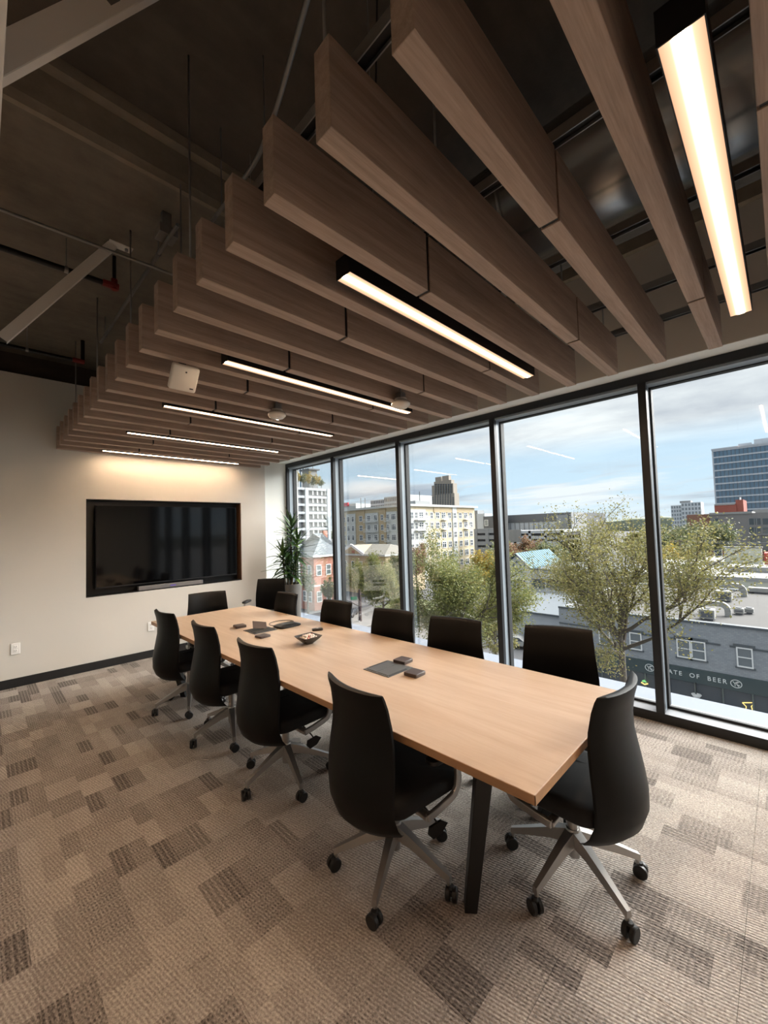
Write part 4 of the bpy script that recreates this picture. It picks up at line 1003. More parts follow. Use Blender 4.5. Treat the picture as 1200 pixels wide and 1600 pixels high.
# ------------------------------------------------------------------ grey block, red hall, glass tower, white tower
def px_box(root, name, mat, x, p_l, p_r, top, bot, depth):
    """box whose front face at x spans two image columns at image row top"""
    a = pt(p_l, top, 0, x); b = pt(p_r, top, 0, x)
    return MB().box(x, x+depth, b.y, a.y, bot, a.z).build(name, mat, root), a, b
gx = 170.0
gb = thing('grey_apartment_block', 'windowless grey block with balconies and a brown brick wing', 'building', (gx, 12, G0))
px_box(gb, 'grey_wall', 'grey_wall', gx, 1109, 1215, 804, G0, 25)
px_box(gb, 'brick_wing', 'brown_brick_far', gx+1, 1073, 1109, 804.5, G0, 20)
px_box(gb, 'brick_base', 'brown_brick_far', gx-1.5, 1109, 1215, 860, G0, 3)
px_box(gb, 'roof_cap', 'roof_white', gx-.4, 1108, 1175, 801.5, pt(1140, 803.5, 0, gx).z, 20)
for r_, yy in enumerate((815, 829, 842, 856)):
    for c, ww_ in ((1119, 3.2), (1176, 3.6), (1184, 3.0), (1196, 2.8)):
        q = pt(c, yy, 0, gx); window(gb, 'x', q.y, gx, q.z, ww_*.55, 2.3, 'plain', 'mid_cladding', 'pane_dark')
    if r_ in (1, 2):
        q = pt(1192, yy+6, 0, gx); MB().box(gx-1.2, gx, q.y-3.2, q.y+2.6, q.z-.15, q.z+.1).build('balcony_slab', 'mid_cladding', gb)
q = pt(1122, 864, 0, gx-1.5); window(gb, 'x', q.y, gx-1.5, q.z, 2.2, 2.0, 'plain', 'trim_white', 'pane_dark')
rx_ = 205.0
rb = thing('red_brick_hall', 'red brick hall with stepped parapet before the glass tower', 'building', (rx_, 15, G0))
px_box(rb, 'low_wall', 'brick_red_far', rx_, 1116, 1150, 789, G0, 20); px_box(rb, 'tall_wall', 'brick_red_far', rx_+.5, 1149, 1161, 781, G0, 20)
px_box(rb, 'coping', 'roof_white', rx_-.3, 1116, 1148, 788, pt(1130, 789.4, 0, rx_).z, 3); px_box(rb, 'chimney', 'trim_white', rx_-.3, 1155, 1157, 777, pt(1156, 781, 0, rx_).z, 2)
px_box(rb, 'white_penthouse', 'roof_white', rx_-8, 1176, 1215, 797, G0, 6)
tx = 320.0
gt = thing('glass_office_tower', 'blue glass office tower with pale floor bands behind red hall', 'building', (tx, 20, G0))
a = pt(1114, 704, 0, tx); yR = a.y-70
MB().box(tx, tx+45, yR, a.y, G0, a.z).build('glass_body', 'far_glass', gt)
flh = (pt(1117, 704, 0, tx).z-pt(1117, 790, 0, tx).z)/8.3
for k in range(14):
    z = a.z-k*flh
    if z < G0+2: break
    MB().box(tx-.5, tx+.0, yR, a.y+.3, z-.85, z).build('floor_band', 'pale_concrete', gt)
mm = MB()
for k in range(38): mm.box(tx-.18, tx, a.y-1-k*1.85-.12, a.y-1-k*1.85+.06, G0, a.z-.9)
tag(mm.build('glazing_bars', 'dark_cladding', gt), kind='stuff')
MB().box(tx-.4, tx+.2, a.y-.1, a.y+.6, G0, a.z).build('corner_fin', 'pale_concrete', gt)
MB().box(tx-.8, tx+46, yR, a.y+.8, a.z, a.z+.9).build('roof_edge', 'pale_concrete', gt)
q = pt(1160, 700, 0, tx); MB().box(tx+4, tx+14, q.y-4, q.y+2, a.z+.9, a.z+2.6).build('plant_screen', 'pale_concrete', gt)
q = pt(1185, 693, 0, tx); MB().box(tx+4, tx+16, q.y-25, q.y+2, a.z+.9, a.z+4).build('plant_screen', 'pale_concrete', gt)
def grid_tower(root, x, l, r, top, bot, rows, cols, mat, wm, depth):
    b_, a, b = px_box(root, 'wall', mat, x, l, r, top, bot, depth)
    H = a.z-bot; Wd = a.y-b.y; m = MB()
    for i in range(rows):
        for j_ in range(cols):
            y0 = b.y+Wd*(j_+.2)/cols; z0 = a.z-(i+.82)*(a.z-G0)/rows
            m.box(x-.15, x+.1, y0, y0+Wd*.6/cols, z0, z0+(a.z-G0)/rows*.62)
    tag(m.build('window_grid', wm, root), kind='stuff')
tw = thing('white_grid_tower', 'distant white office tower with square window grid', 'building', (500, 70, G0))
grid_tower(tw, 500., 1048, 1064, 790, G0, 8, 4, 'tower_light', 'pane_mid', 20); grid_tower(tw, 499., 1064, 1095, 786, G0, 8, 6, 'tower_light', 'pane_mid', 20)
px_box(tw, 'penthouse', 'mid_cladding', 503., 1062, 1079, 783, pt(1070, 786, 0, 503.).z, 12)

# ------------------------------------------------------------------ long dark arena-like building with pale garage in front
dx_ = 150.0
db = thing('dark_clad_hall', 'long hall with dark upper cladding and pale panelled base', 'building', (dx_, 70, G0))
a = pt(778, 806, 0, dx_); b = pt(891, 801, 0, dx_); zm = pt(840, 815.5, 0, dx_).z
MB().box(dx_, dx_+40, b.y, a.y, zm, a.z).build('upper_cladding', 'dark_cladding', db)
MB().box(dx_+.3, dx_+40, b.y+4, a.y, G0, zm).build('pale_base', 'pale_concrete', db)
MB().box(dx_, dx_+40, b.y, b.y+4, G0, zm).build('dark_corner', 'dark_cladding', db)
q0 = pt(869, 805, 0, dx_-.4); q1 = pt(887, 805, 0, dx_-.4)
MB().box(dx_-.4, dx_+.2, q1.y, q0.y, G0, q0.z).build('pale_pier', 'mid_cladding', db)
for k in range(12): MB().box(dx_+.1, dx_+.3, b.y+8+k*1.9, b.y+8.25+k*1.9, pt(840, 829, 0, dx_).z, zm).build('panel_joint', 'mid_cladding', db)
MB().box(dx_+.0, dx_+16, b.y-.3, b.y, G0, a.z).build('side_wall', 'mid_cladding', db)
for k, yy in enumerate((812, 826)): q = pt(900, yy, 1, b.y-.3); window(db, 'y', q.x, b.y-.3, q.z, 2.2, 2.4, 'plain', 'trim_white', 'pane_mid')
gxx = 128.0
pg = thing('pale_parking_garage', 'pale concrete parking garage with open bays before the dark hall', 'building', (gxx, 50, G0))
a = pt(786, 826, 0, gxx); b = pt(880, 838, 0, gxx); zt0 = pt(830, 829, 0, gxx).z; zt1 = pt(830, 833.5, 0, gxx).z; zt2 = pt(830, 837.5, 0, gxx).z; zt3 = pt(830, 842, 0, gxx).z
MB().box(gxx+.6, gxx+15, b.y, a.y, G0, zt1+.2).build('deck_core', 'void_dark', pg)
MB().box(gxx, gxx+15, b.y, a.y, zt1, zt0).build('top_band', 'pale_concrete', pg); MB().box(gxx, gxx+15, b.y, a.y, zt3, zt2).build('middle_band', 'pale_concrete', pg)
MB().box(gxx, gxx+15, b.y, a.y, G0, zt3-.8).build('low_band', 'pale_concrete', pg)
k = b.y
while k < a.y: MB().box(gxx, gxx+.7, k, k+.8, G0, zt0).build('column', 'pale_concrete', pg); k += 5.2
MB().box(gxx-.1, gxx+.5, pt(814, 830, 0, gxx).y, a.y, zt3-1, zt0+.4).build('solid_panel', 'mid_cladding', pg)

# ------------------------------------------------------------------ mid grey parking deck right of the cream flats
kx = 112.0
kb = thing('grey_parking_deck', 'grey parking deck with dark slots beside the cream apartments', 'building', (kx, 70, G0))
a = pt(741, 826, 0, kx); b = pt(780, 828, 0, kx); ztop = pt(757, 826, 0, kx).z
MB().box(kx+.5, kx+4, b.y+.3, a.y, G0, ztop-.3).build('deck_core', 'void_dark', kb)
ed = [826, 833, 836.5, 842.5, 846, 852, 855.5, 900]
for k in range(0, 8, 2):
    z1, z0 = pt(757, ed[k], 0, kx).z, max(G0, pt(757, ed[k+1], 0, kx).z)
    MB().box(kx, kx+4, b.y, a.y, z0, z1).build('spandrel', 'mid_cladding', kb)
for c in (741.5, 759, 777): q = pt(c, 830, 0, kx); MB().box(kx-.1, kx+1, q.y-.9, q.y+.2, G0, ztop).build('column', 'mid_cladding', kb)
nb = thing('dark_office_block', 'pale office block with a dark corner behind grey parking deck', 'building', (kx+30, 90, G0))
px_box(nb, 'dark_wing', 'dark_cladding', kx+30, 755, 780, 807, G0, 7); px_box(nb, 'pale_wing', 'pale_concrete', kx+31, 745, 757, 803, G0, 6); px_box(nb, 'dark_slab', 'mid_cladding', kx+32, 738, 746, 798, G0, 5)
q = pt(760, 817, 0, kx+30); window(nb, 'x', q.y, kx+30, q.z, 1.6, 2.4, 'plain', 'trim_white', 'pane_mid')

# ------------------------------------------------------------------ cream apartment building, corner toward us
ax = 85.0
cn = pt(638, 787.5, 0, ax); ay = cn.y; zt_c = cn.z
cb = thing('cream_apartments', 'cream and pale grey apartment building with corner bays and balconies', 'building', (ax, ay, G0))
ay2 = pt(522, 799, 0, ax).y; axr = pt(741, 790, 1, ay).x
MB().box(ax, axr, ay, ay2, G0, zt_c-.6).build('wall', 'cream_wall', cb)
MB().box(ax-.9, axr+.9, ay-.9, ay2, zt_c-.6, zt_c).build('cornice', 'offwhite_wall', cb)
fh = (pt(600, 808, 0, ax).z-pt(600, 855, 0, ax).z)/3
# left face (facing -X)
def ycol(p): return pt(p, 820, 0, ax).y
def fbox(name, mat, p0, p1, out, z0, z1): return MB().box(ax-out, ax, ycol(p1), ycol(p0), z0, z1).build(name, mat, cb)
fbox('grey_bay', 'offwhite_wall', 543.5, 557, .5, G0, zt_c-1.6); fbox('tan_pier', 'tan_wall', 557, 571, .25, G0, zt_c-.6); fbox('grey_bay', 'offwhite_wall', 572, 592, .35, G0, zt_c-1.8); fbox('grey_bay', 'offwhite_wall', 606, 622, .6, G0, zt_c-1.8); fbox('tan_pier', 'tan_wall', 594, 604, .3, G0, zt_c-.6)
zrow = pt(600, 808.5, 0, ax).z
for r_ in range(6):
    z = zrow-fh*r_
    if z < G0+2: break
    for c, w_, kd, out in ((538.5, 1.1, 'cross', 0), (546.5, 1.2, 'french', .5), (553.5, 1.2, 'french', .5), (565, 1.5, 'cross', .25), (578, 1.5, 'french', .35), (588.5, 1.5, 'french', .35), (598.5, 1.1, 'cross', .3), (608.5, 1.1, 'french', .6), (617.5, 2.0, 'triple', .6), (628, 1.2, 'cross', 0)):
        window(cb, 'x', ycol(c), ax-out, z, w_, 1.75, kd)
    for c0, c1 in ((573, 592), (605, 612)):
        MB().box(ax-1.5, ax-.3, ycol(c1), ycol(c0), z-1.35, z-1.18).build('balcony_slab', 'offwhite_wall', cb)
        m = MB().box(ax-1.5, ax-1.45, ycol(c1), ycol(c0), z-.35, z-.28)
        n_ = int((ycol(c0)-ycol(c1))/.25)
        for i in range(n_+1): yv = ycol(c1)+(ycol(c0)-ycol(c1))*i/n_; m.box(ax-1.49, ax-1.46, yv-.02, yv+.02, z-1.2, z-.33)
        m.build('balcony_railing', 'trim_white', cb)
# right face (facing -Y)
def xcol(p): return pt(p, 815, 1, ay).x
def rbox(name, mat, p0, p1, out, z0, z1): return MB().box(xcol(p0), xcol(p1), ay-out, ay, z0, z1).build(name, mat, cb)
rbox('grey_bay', 'offwhite_wall', 639, 663, .6, G0, zt_c-1.5); rbox('grey_strip', 'offwhite_wall', 706.5, 713, .3, G0, zt_c-.6); rbox('tan_frieze', 'tan_wall', 678, 706, .2, zt_c-2.2, zt_c-.6); rbox('tan_frieze', 'tan_wall', 713.5, 739, .2, zt_c-2.2, zt_c-.6)
zrow = pt(690, 805.5, 1, ay).z; fh2 = (pt(690, 805.5, 1, ay).z-pt(690, 836, 1, ay).z)/2
for r_ in range(6):
    z = zrow-fh2*r_
    if z < G0+2: break
    for c, w_, kd, out in ((641, 1.2, 'cross', .6), (648, 1.0, 'cross', .6), (655.5, 1.8, 'french', .6), (666, 1.1, 'cross', 0), (674.5, 1.1, 'cross', 0), (683.5, 1.6, 'cross', 0), (693, 1.9, 'french', 0), (702, 1.6, 'cross', 0), (709.5, 1.4, 'cross', .3), (719, 1.5, 'cross', 0), (727.5, 1.9, 'french', 0), (735.5, 1.5, 'cross', 0)):
        window(cb, 'y', xcol(c), ay-out, z, w_*1.15, 1.9, kd)
    for c0, c1, out in ((645, 664, 1.9), (689.5, 697.5, 1.0), (724, 731.5, 1.0)):
        if r_ > 1: continue
        MB().box(xcol(c0), xcol(c1), ay-out, ay, z-1.45, z-1.25).build('balcony_slab', 'offwhite_wall', cb)
        m = MB().box(xcol(c0), xcol(c1), ay-out, ay-out+.06, z-.4, z-.32); n_ = max(4, int((xcol(c1)-xcol(c0))/.3))
        for i in range(n_+1): xv = xcol(c0)+(xcol(c1)-xcol(c0))*i/n_; m.box(xv-.025, xv+.025, ay-out+.01, ay-out+.05, z-1.27, z-.35)
        m.build('balcony_railing', 'trim_white', cb)
for c in (564, 570.5):
    MB().tube([Vector((ax+8, pt(c, 790, 0, ax+8).y, zt_c)), Vector((ax+8, pt(c, 790, 0, ax+8).y, pt(c, 778, 0, ax+8).z))], .12, 6).build('antenna', 'trim_dark', cb)
q = pt(656, 784, 1, ay+6); MB().tube([(q.x, ay+6, zt_c), (q.x, ay+6, pt(656, 768, 1, ay+6).z)], .14, 6).build('antenna', 'trim_dark', cb)
MB().box(pt(645, 785, 1, ay+5).x, pt(668, 785, 1, ay+5).x, ay+4, ay+9, zt_c, pt(655, 783, 1, ay+5).z).build('roof_house', 'mid_cladding', cb)
# blocks peeking over its roof
ob = thing('white_hotel_block', 'white flat-topped block with dotted windows above the cream apartments', 'building', (170, 150, G0))
grid_tower(ob, 170., 579, 600, 782, G0, 12, 8, 'tower_light', 'pane_dark', 20)
grid_tower(ob, 169., 600, 640, 777, G0, 10, 14, 'offwhite_wall', 'tower_stone', 20)
ob = thing('red_sign_block', 'low pale block with a red rooftop sign', 'building', (190, 220, G0))
px_box(ob, 'wall', 'offwhite_wall', 190., 520, 556, 790, G0, 20); px_box(ob, 'rooftop_sign', 'sign_red', 189., 526, 543.5, 787, pt(535, 791.5, 0, 189.).z, 1)
# brown stepped tower far off
st = thing('stepped_stone_tower', 'tall grey brown stone tower with stepped twin crown', 'building', (500, 370, G0))
for l, r, tp, dd in ((673, 710, 774, 0), (674.5, 708, 759, 1), (678, 705, 753, 2), (680, 689, 746, 3), (691, 701, 744, 3)):
    px_box(st, 'tower_tier', 'tower_stone', 500.+dd*1.5, l, r, tp, G0, 12-dd*2)
mm = MB(); zz0 = pt(690, 788, 0, 499.).z
for i in range(18):
    for j_ in range(9):
        p_ = pt(675.5+j_*4, 757+i*2.6, 0, 499.); 
        if 757+i*2.6 < 776 and (j_ == 0 or j_ == 8): continue
        mm.box(499.4, 502, p_.y-1.0, p_.y+1.0, p_.z-.7, p_.z+.7)
tag(mm.build('window_grid', 'pane_dark', st), kind='stuff')

# ------------------------------------------------------------------ tall pale parking deck with roof planting
py_ = 150.0
pd = thing('white_parking_tower', 'tall white parking deck with planted roof seen past the plant', 'building', (100, py_, G0))
xa_ = pt(448, 765, 1, py_).x; xb_ = pt(514, 768, 1, py_).x; zt_p = pt(480, 762, 1, py_).z
MB().box(xa_, xb_, py_+1, py_+25, G0, zt_p-.5).build('deck_core', 'dark_cladding', pd)
sp_ = (pt(490, 771, 1, py_).z-pt(490, 820.5, 1, py_).z)/4
for k in range(10):
    z = zt_p-k*sp_
    if z < G0+1: break
    MB().box(xa_, xb_+.4, py_, py_+25, z-1.05, z).build('spandrel', 'pale_concrete', pd)
    for j_, c in enumerate((489, 496, 503, 509)): q = pt(c, 780, 1, py_+.6); MB().box(q.x-.28, q.x+.28, py_+.5, py_+1.1, z-3.0, z-1.05).build('inner_column', 'trim_white', pd)
for c in (448, 479.5, 513.5): q = pt(c, 790, 1, py_); MB().box(q.x-.8, q.x+.8, py_-.3, py_+.8, G0, zt_p).build('column', 'pale_concrete', pd)
MB().box(xa_, pt(478, 740, 1, py_+30).x, py_+30, py_+50, G0, pt(470, 722, 1, py_+30).z).build('glass_block', 'far_glass', pd)
for k in range(5): xq = pt(457+k*4.5, 740, 1, py_+29.8).x; MB().box(xq, xq+.6, py_+29.6, py_+30, G0, pt(470, 722, 1, py_+30).z).build('glass_fin', 'tower_light', pd)
q0, q1 = pt(483, 734, 1, py_+6), pt(495, 734, 1, py_+6)
MB().box(q0.x, q1.x, py_+6, py_+12, zt_p, q0.z).build('stair_head', 'mid_cladding', pd); MB().box(q0.x-1, q1.x+1, py_+5, py_+13, q0.z, q0.z+.6).build('stair_roof', 'dark_cladding', pd)
mm = MB(); n = 12
mm.tube([Vector((q0.x+(q1.x-q0.x)*(.5-.5*math.cos(PI*k/n)), py_+9, q0.z+.6+math.sin(PI*k/n)*5)) for k in range(n+1)], .2, 6); mm.build('roof_arch', 'mid_cladding', pd)

# ------------------------------------------------------------------ brick house with hipped slate roof, pediment house
def hip_house(label, x, pl, pc, pr, eave_row, ridge, wall, roof, dep, win_cols):
    """corner toward us at column pc; left face looks -Y, right face looks -X is hidden: faces along Y to pl and along X to pr"""
hx = 46.0
c = pt(490, 871, 0, hx); ce_ = c.y; ez = c.z
hh = thing('brick_house', 'red brick house with hipped grey slate roof beyond the plant', 'building', (hx, ce_, G0))
ylf = pt(462, 873, 0, hx).y; xrt = pt(532, 868, 1, ce_).x
xrt = min(xrt, hx+16)
MB().box(hx, xrt, ce_, ylf, G0, ez).build('wall', 'brick_red', hh)
MB().box(hx-.5, xrt+.5, ce_-.5, ylf+.5, ez, ez+.35).build('eave', 'trim_white', hh)
MB().box(hx-.05, xrt+.05, ce_-.05, ylf+.05, G0+4.6, G0+4.9).build('belt_course', 'trim_white', hh)
pk = pt(501, 833, 0, hx+4.5); rm = MB(); e = .5; z0 = ez+.35; z1 = pk.z
A = [(hx-e, ce_-e, z0), (xrt+e, ce_-e, z0), (xrt+e, ylf+e, z0), (hx-e, ylf+e, z0)]
mx_, my_ = (hx+xrt)/2, (ce_+ylf)/2; R0, R1 = (hx+4.5, my_, z1), (xrt-4.5, my_, z1)
rm.add(A+[R0, R1], [(0, 1, 5, 4), (1, 2, 5), (2, 3, 4, 5), (3, 0, 4), (3, 2, 1, 0)]); rm.build('roof', 'roof_slate', hh)
for zc2 in (ez-2.6, G0+2.6):
    for c_ in (498, 513, 524):
        q = pt(c_, 890, 1, ce_)
        if q.x < xrt-.7: window(hh, 'y', q.x, ce_, zc2, 1.2, 2.1, 'sash', 'trim_white', 'pane_mid')
    for c_ in (467, 476, 484): q = pt(c_, 890, 0, hx); window(hh, 'x', q.y, hx, zc2, 1.2, 2.1, 'sash', 'trim_white', 'pane_mid')
q = pt(505, 828, 1, ce_+5); MB().box(q.x, q.x+1.1, ce_+5, ce_+6.2, z0+1, pt(505, 829, 1, ce_+5).z).build('chimney', 'brick_red', hh)
ph = thing('pediment_house', 'tan house with triangular pediment below the cream apartments', 'building', (66, 68, G0))
x_ = 66.0; a = pt(533, 867, 0, x_); b = pt(570, 866, 0, x_); ap_ = pt(552, 852, 0, x_); bk_ = pt(602, 863, 0, x_)
MB().box(x_, x_+14, bk_.y, a.y+5, G0, a.z).build('wall', 'tan_wall', ph)
MB().box(x_-.6, x_+14.4, bk_.y-.4, a.y+5.4, a.z, a.z+.4).build('eave', 'offwhite_wall', ph)
zz = a.z+.4
MB().prism([(b.y, zz), (a.y, zz), (ap_.y, ap_.z)], lambda p, q, d: (d, p, q), x_-.4, x_+7).build('pediment', 'tan_wall', ph)
for p, q in (((b.y-.3, zz), (ap_.y, ap_.z+.1)), ((a.y+.3, zz), (ap_.y, ap_.z+.1))): MB().bar((x_-.7, p[0], p[1]), (x_-.7, q[0], q[1]), .6, .3, up=(1, 0, 0)).build('raking_cornice', 'trim_white', ph)
q = pt(552, 862, 0, x_-.4); MB().box(x_-.5, x_-.4, q.y-.5, q.y+.5, q.z-.3, q.z+.3).build('pediment_vent', 'brick_red', ph)
rm = MB(); hr = pt(570, 850, 0, x_+6).z
rm.add([(x_-.6, bk_.y-.4, zz), (x_-.6, a.y+5.4, zz), (x_+14.4, a.y+5.4, zz), (x_+14.4, bk_.y-.4, zz), (x_+6.5, bk_.y+4.5, hr), (x_+6.5, a.y+.5, hr)], [(0, 1, 5, 4), (1, 2, 5), (2, 3, 4, 5), (3, 0, 4), (3, 2, 1, 0)]); rm.build('roof', 'roof_tan', ph)
for c_ in (540, 552, 564, 580, 592): q = pt(c_, 885, 0, x_); window(ph, 'x', q.y, x_, a.z-2.4, 1.2, 2.0, 'sash', 'trim_white', 'pane_dark')

# ------------------------------------------------------------------ white gabled building with blue roof
gx_ = 60.0
l, r = pt(789, 884, 0, gx_), pt(827, 886, 0, gx_); apx = pt(808, 866.5, 0, gx_); 
bh = thing('blue_roof_house', 'white gabled building with pale blue metal roof behind trees', 'building', (gx_, apx.y, G0))
MB().prism([(r.y, G0), (l.y, G0), (l.y, l.z), (apx.y, apx.z), (r.y, l.z)], lambda p, q, d: (d, p, q), gx_, gx_+12).build('gable_wall', 'white_wall', bh)
for s_, e_ in ((l, 1), (r, -1)):
    p0 = Vector((0, s_.y+e_*.5, l.z-.28)); p1 = Vector((0, apx.y, apx.z+.12)); m = MB()
    m.add([(gx_-.4, p0.y, p0.z), (gx_+12, p0.y, p0.z), (gx_+12, p1.y, p1.z), (gx_-.4, p1.y, p1.z), (gx_-.4, p0.y, p0.z+.14), (gx_+12, p0.y, p0.z+.14), (gx_+12, p1.y, p1.z+.14), (gx_-.4, p1.y, p1.z+.14)], [(3,2,1,0),(4,5,6,7),(0,1,5,4),(1,2,6,5),(2,3,7,6),(3,0,4,7)])
    ro = m.build('roof_slope', 'roof_blue', bh)
    sm = MB()
    for k in range(1, 16): xx = gx_-.4+k*12.4/16; sm.bar((xx, p0.y, p0.z+.16), (xx, p1.y, p1.z+.16), .08, .08)
    sm.build('standing_seams', 'roof_blue', ro, org=bh['_o'])
    MB().bar((gx_-.45, p0.y, p0.z+.05), (gx_-.45, p1.y, p1.z+.05), .12, .3, up=(1, 0, 0)).build('barge_board', 'trim_dark', bh)
q = pt(808, 884, 0, gx_); m = MB(); n = 28
m.loft([[(gx_+d, q.y+rr*math.cos(2*PI*k/n), q.z+rr*math.sin(2*PI*k/n)) for k in range(n)] for d, rr in ((-.12, .5), (-.12, .62), (0, .62), (0, .5), (-.12, .5))], caps=False)
for k in range(4): an = k*PI/2; m.bar((gx_-.06, q.y+.60*math.cos(an), q.z+.60*math.sin(an)), (gx_-.06, q.y+.78*math.cos(an), q.z+.78*math.sin(an)), .12, .16, up=(1, 0, 0))
m.build('round_vent_ring', 'trim_dark', bh)
for rr_row, hgt in ((912, 1.4), (946, 1.3)):
    for c_, w_ in ((797.5, 1.0), (807.5, 1.3), (817.5, 1.0)): q = pt(c_, rr_row, 0, gx_); window(bh, 'x', q.y, gx_, q.z, w_, hgt, 'cross', 'trim_white', 'pane_dark')
    q0, q1 = pt(792, rr_row, 0, gx_), pt(823, rr_row, 0, gx_); MB().box(gx_-.12, gx_, q1.y-.2, q0.y+.2, q0.z-hgt/2-.25, q0.z-hgt/2).build('window_sill', 'trim_dark', bh)
q0, q1 = pt(826, 890, 0, gx_+1), pt(1010, 892, 0, gx_+1)
MB().box(gx_+1, gx_+14, q1.y, q0.y+.5, G0, q0.z).build('side_wing', 'white_wall', bh)
MB().box(gx_+.7, gx_+14, q1.y, q0.y+.6, q0.z, q0.z+.25).build('wing_parapet', 'trim_dark', bh)
for k in range(6):
    q = pt(840+k*26, 912, 0, gx_+1); window(bh, 'x', q.y, gx_+1, q.z, 2.2, 1.3, 'triple', 'trim_dark', 'pane_mid')
lw = thing('low_white_shed', 'low pale shed with shallow sloped roof before blue-roofed building', 'building', (50, 16, G0))
l, r = pt(805, 953, 0, 50.), pt(905, 960, 0, 50.); zt_ = l.z
MB().box(50, 57, r.y, l.y, G0, zt_).build('wall', 'pale_concrete', lw)
MB().prism([(49.6, zt_), (57.4, zt_), (57.4, zt_+1.3)], lambda p, q, d: (p, d, q), r.y-.3, l.y+.3).build('roof', 'roof_slate', lw); MB().box(49.5, 49.7, r.y-.3, l.y+.3, zt_-.15, zt_+.1).build('gutter', 'trim_dark', lw)

# ------------------------------------------------------------------ cars
def car(x, y, rz, mat, label):
    t = thing('parked_car', label, 'car', (x, y, G0), rz, 'cars in the streets', world=False)
    prof = [(-2.2, .35), (-2.25, .75), (-1.9, .92), (-1.2, .98), (-.6, 1.42), (.7, 1.45), (1.35, .98), (2.0, .88), (2.2, .6), (2.15, .32)]
    MB().prism(prof, lambda a, b, d: (a, d, b), -.85, .85).build('body', mat, t, bevel=.08, smooth=40)
    gl = [(-1.1, .98), (-.58, 1.36), (.66, 1.39), (1.2, .98)]
    MB().prism(gl, lambda a, b, d: (a, d, b), -.865, .865).build('side_glass', 'pane_dark', t)
    MB().bar((1.28, 0, 1.02), (.72, 0, 1.44), 1.4, .03).build('windscreen', 'pane_dark', t)
    for wx in (-1.35, 1.35):
        for s_ in (-1, 1): MB().tube([(wx, s_*.62, .32), (wx, s_*.90, .32)], .32, 18).build('wheel', 'wheel_black', t, smooth=35)
q = pt(797, 985, 2, G0+.7); car(q.x-1.5, q.y+1.2, 1.9, 'car_silver', 'silver car parked beside the low pale shed')
q = pt(806, 1002, 2, G0+.7); car(q.x, q.y, 1.8, 'car_white', 'white car on the street below the shed')
q = pt(556, 951, 2, G0+.7); car(q.x-3, q.y-2, .6, 'car_dark', 'dark car passing behind the street-name pole')
q = pt(700, 995, 2, G0+.7); car(q.x, q.y, 1.5, 'car_silver', 'silver car behind the green street tree')

# ------------------------------------------------------------------ street-name pole, utility pole
q = pt(563, 972, 2, G0)
sp = thing('street_pole', 'dark brown traffic pole with green street-name sign', 'pole', (q.x, q.y, G0))
MB().tube([(q.x, q.y, G0), (q.x, q.y, pt(563, 921, 0, q.x).z)], [.30, .20], 14).build('pole_shaft', 'pole_brown', sp, smooth=35)
zt0 = pt(560, 934, 0, q.x).z
MB().tube([(q.x, q.y, pt(563, 948, 0, q.x).z), (q.x-1.5, q.y+4.5, pt(540, 928, 0, q.x).z)], .09, 8).build('mast_arm', 'pole_brown', sp)
MB().bar((q.x-.3, q.y+.35, zt0), (q.x-.3, q.y+1.9, zt0-.25), .06, .55).build('street_sign', 'sign_green', sp)
zb_ = pt(563, 969, 0, q.x).z
MB().box(q.x-.36, q.x-.30, q.y-.26, q.y+.26, pt(563, 982, 0, q.x).z, zb_).build('notice_panel', 'trim_white', sp)
MB().lathe([(.45, 0), (.45, .12)], 16, (q.x, q.y, G0)).build('foot_plate', 'pole_brown', sp)
ux = 100.0; q = pt(1062, 848, 0, ux)
up_ = thing('utility_pole', 'wooden utility pole carrying wires before the grey block', 'pole', (ux, q.y, G0))
MB().tube([(ux, q.y, G0), (ux, q.y, pt(1062, 843, 0, ux).z)], [.22, .15], 10).build('pole_shaft', 'bark', up_)
zx = pt(1062, 846, 0, ux).z; MB().box(ux-.1, ux+.1, q.y-1.6, q.y+1.6, zx-.1, zx+.1).build('cross_arm', 'bark', up_)
for k, (o1, z2) in enumerate(((-1.4, 0), (1.4, .4), (.2, -1.6))):
    MB().tube([(ux, q.y+o1, zx+.15)]+[(ux+2*i, q.y+o1-i*4, zx+.15-z2*.2-1.2*math.sin(PI*i/10)) for i in range(1, 11)], .045, 5).build('wire', 'trim_dark', up_)

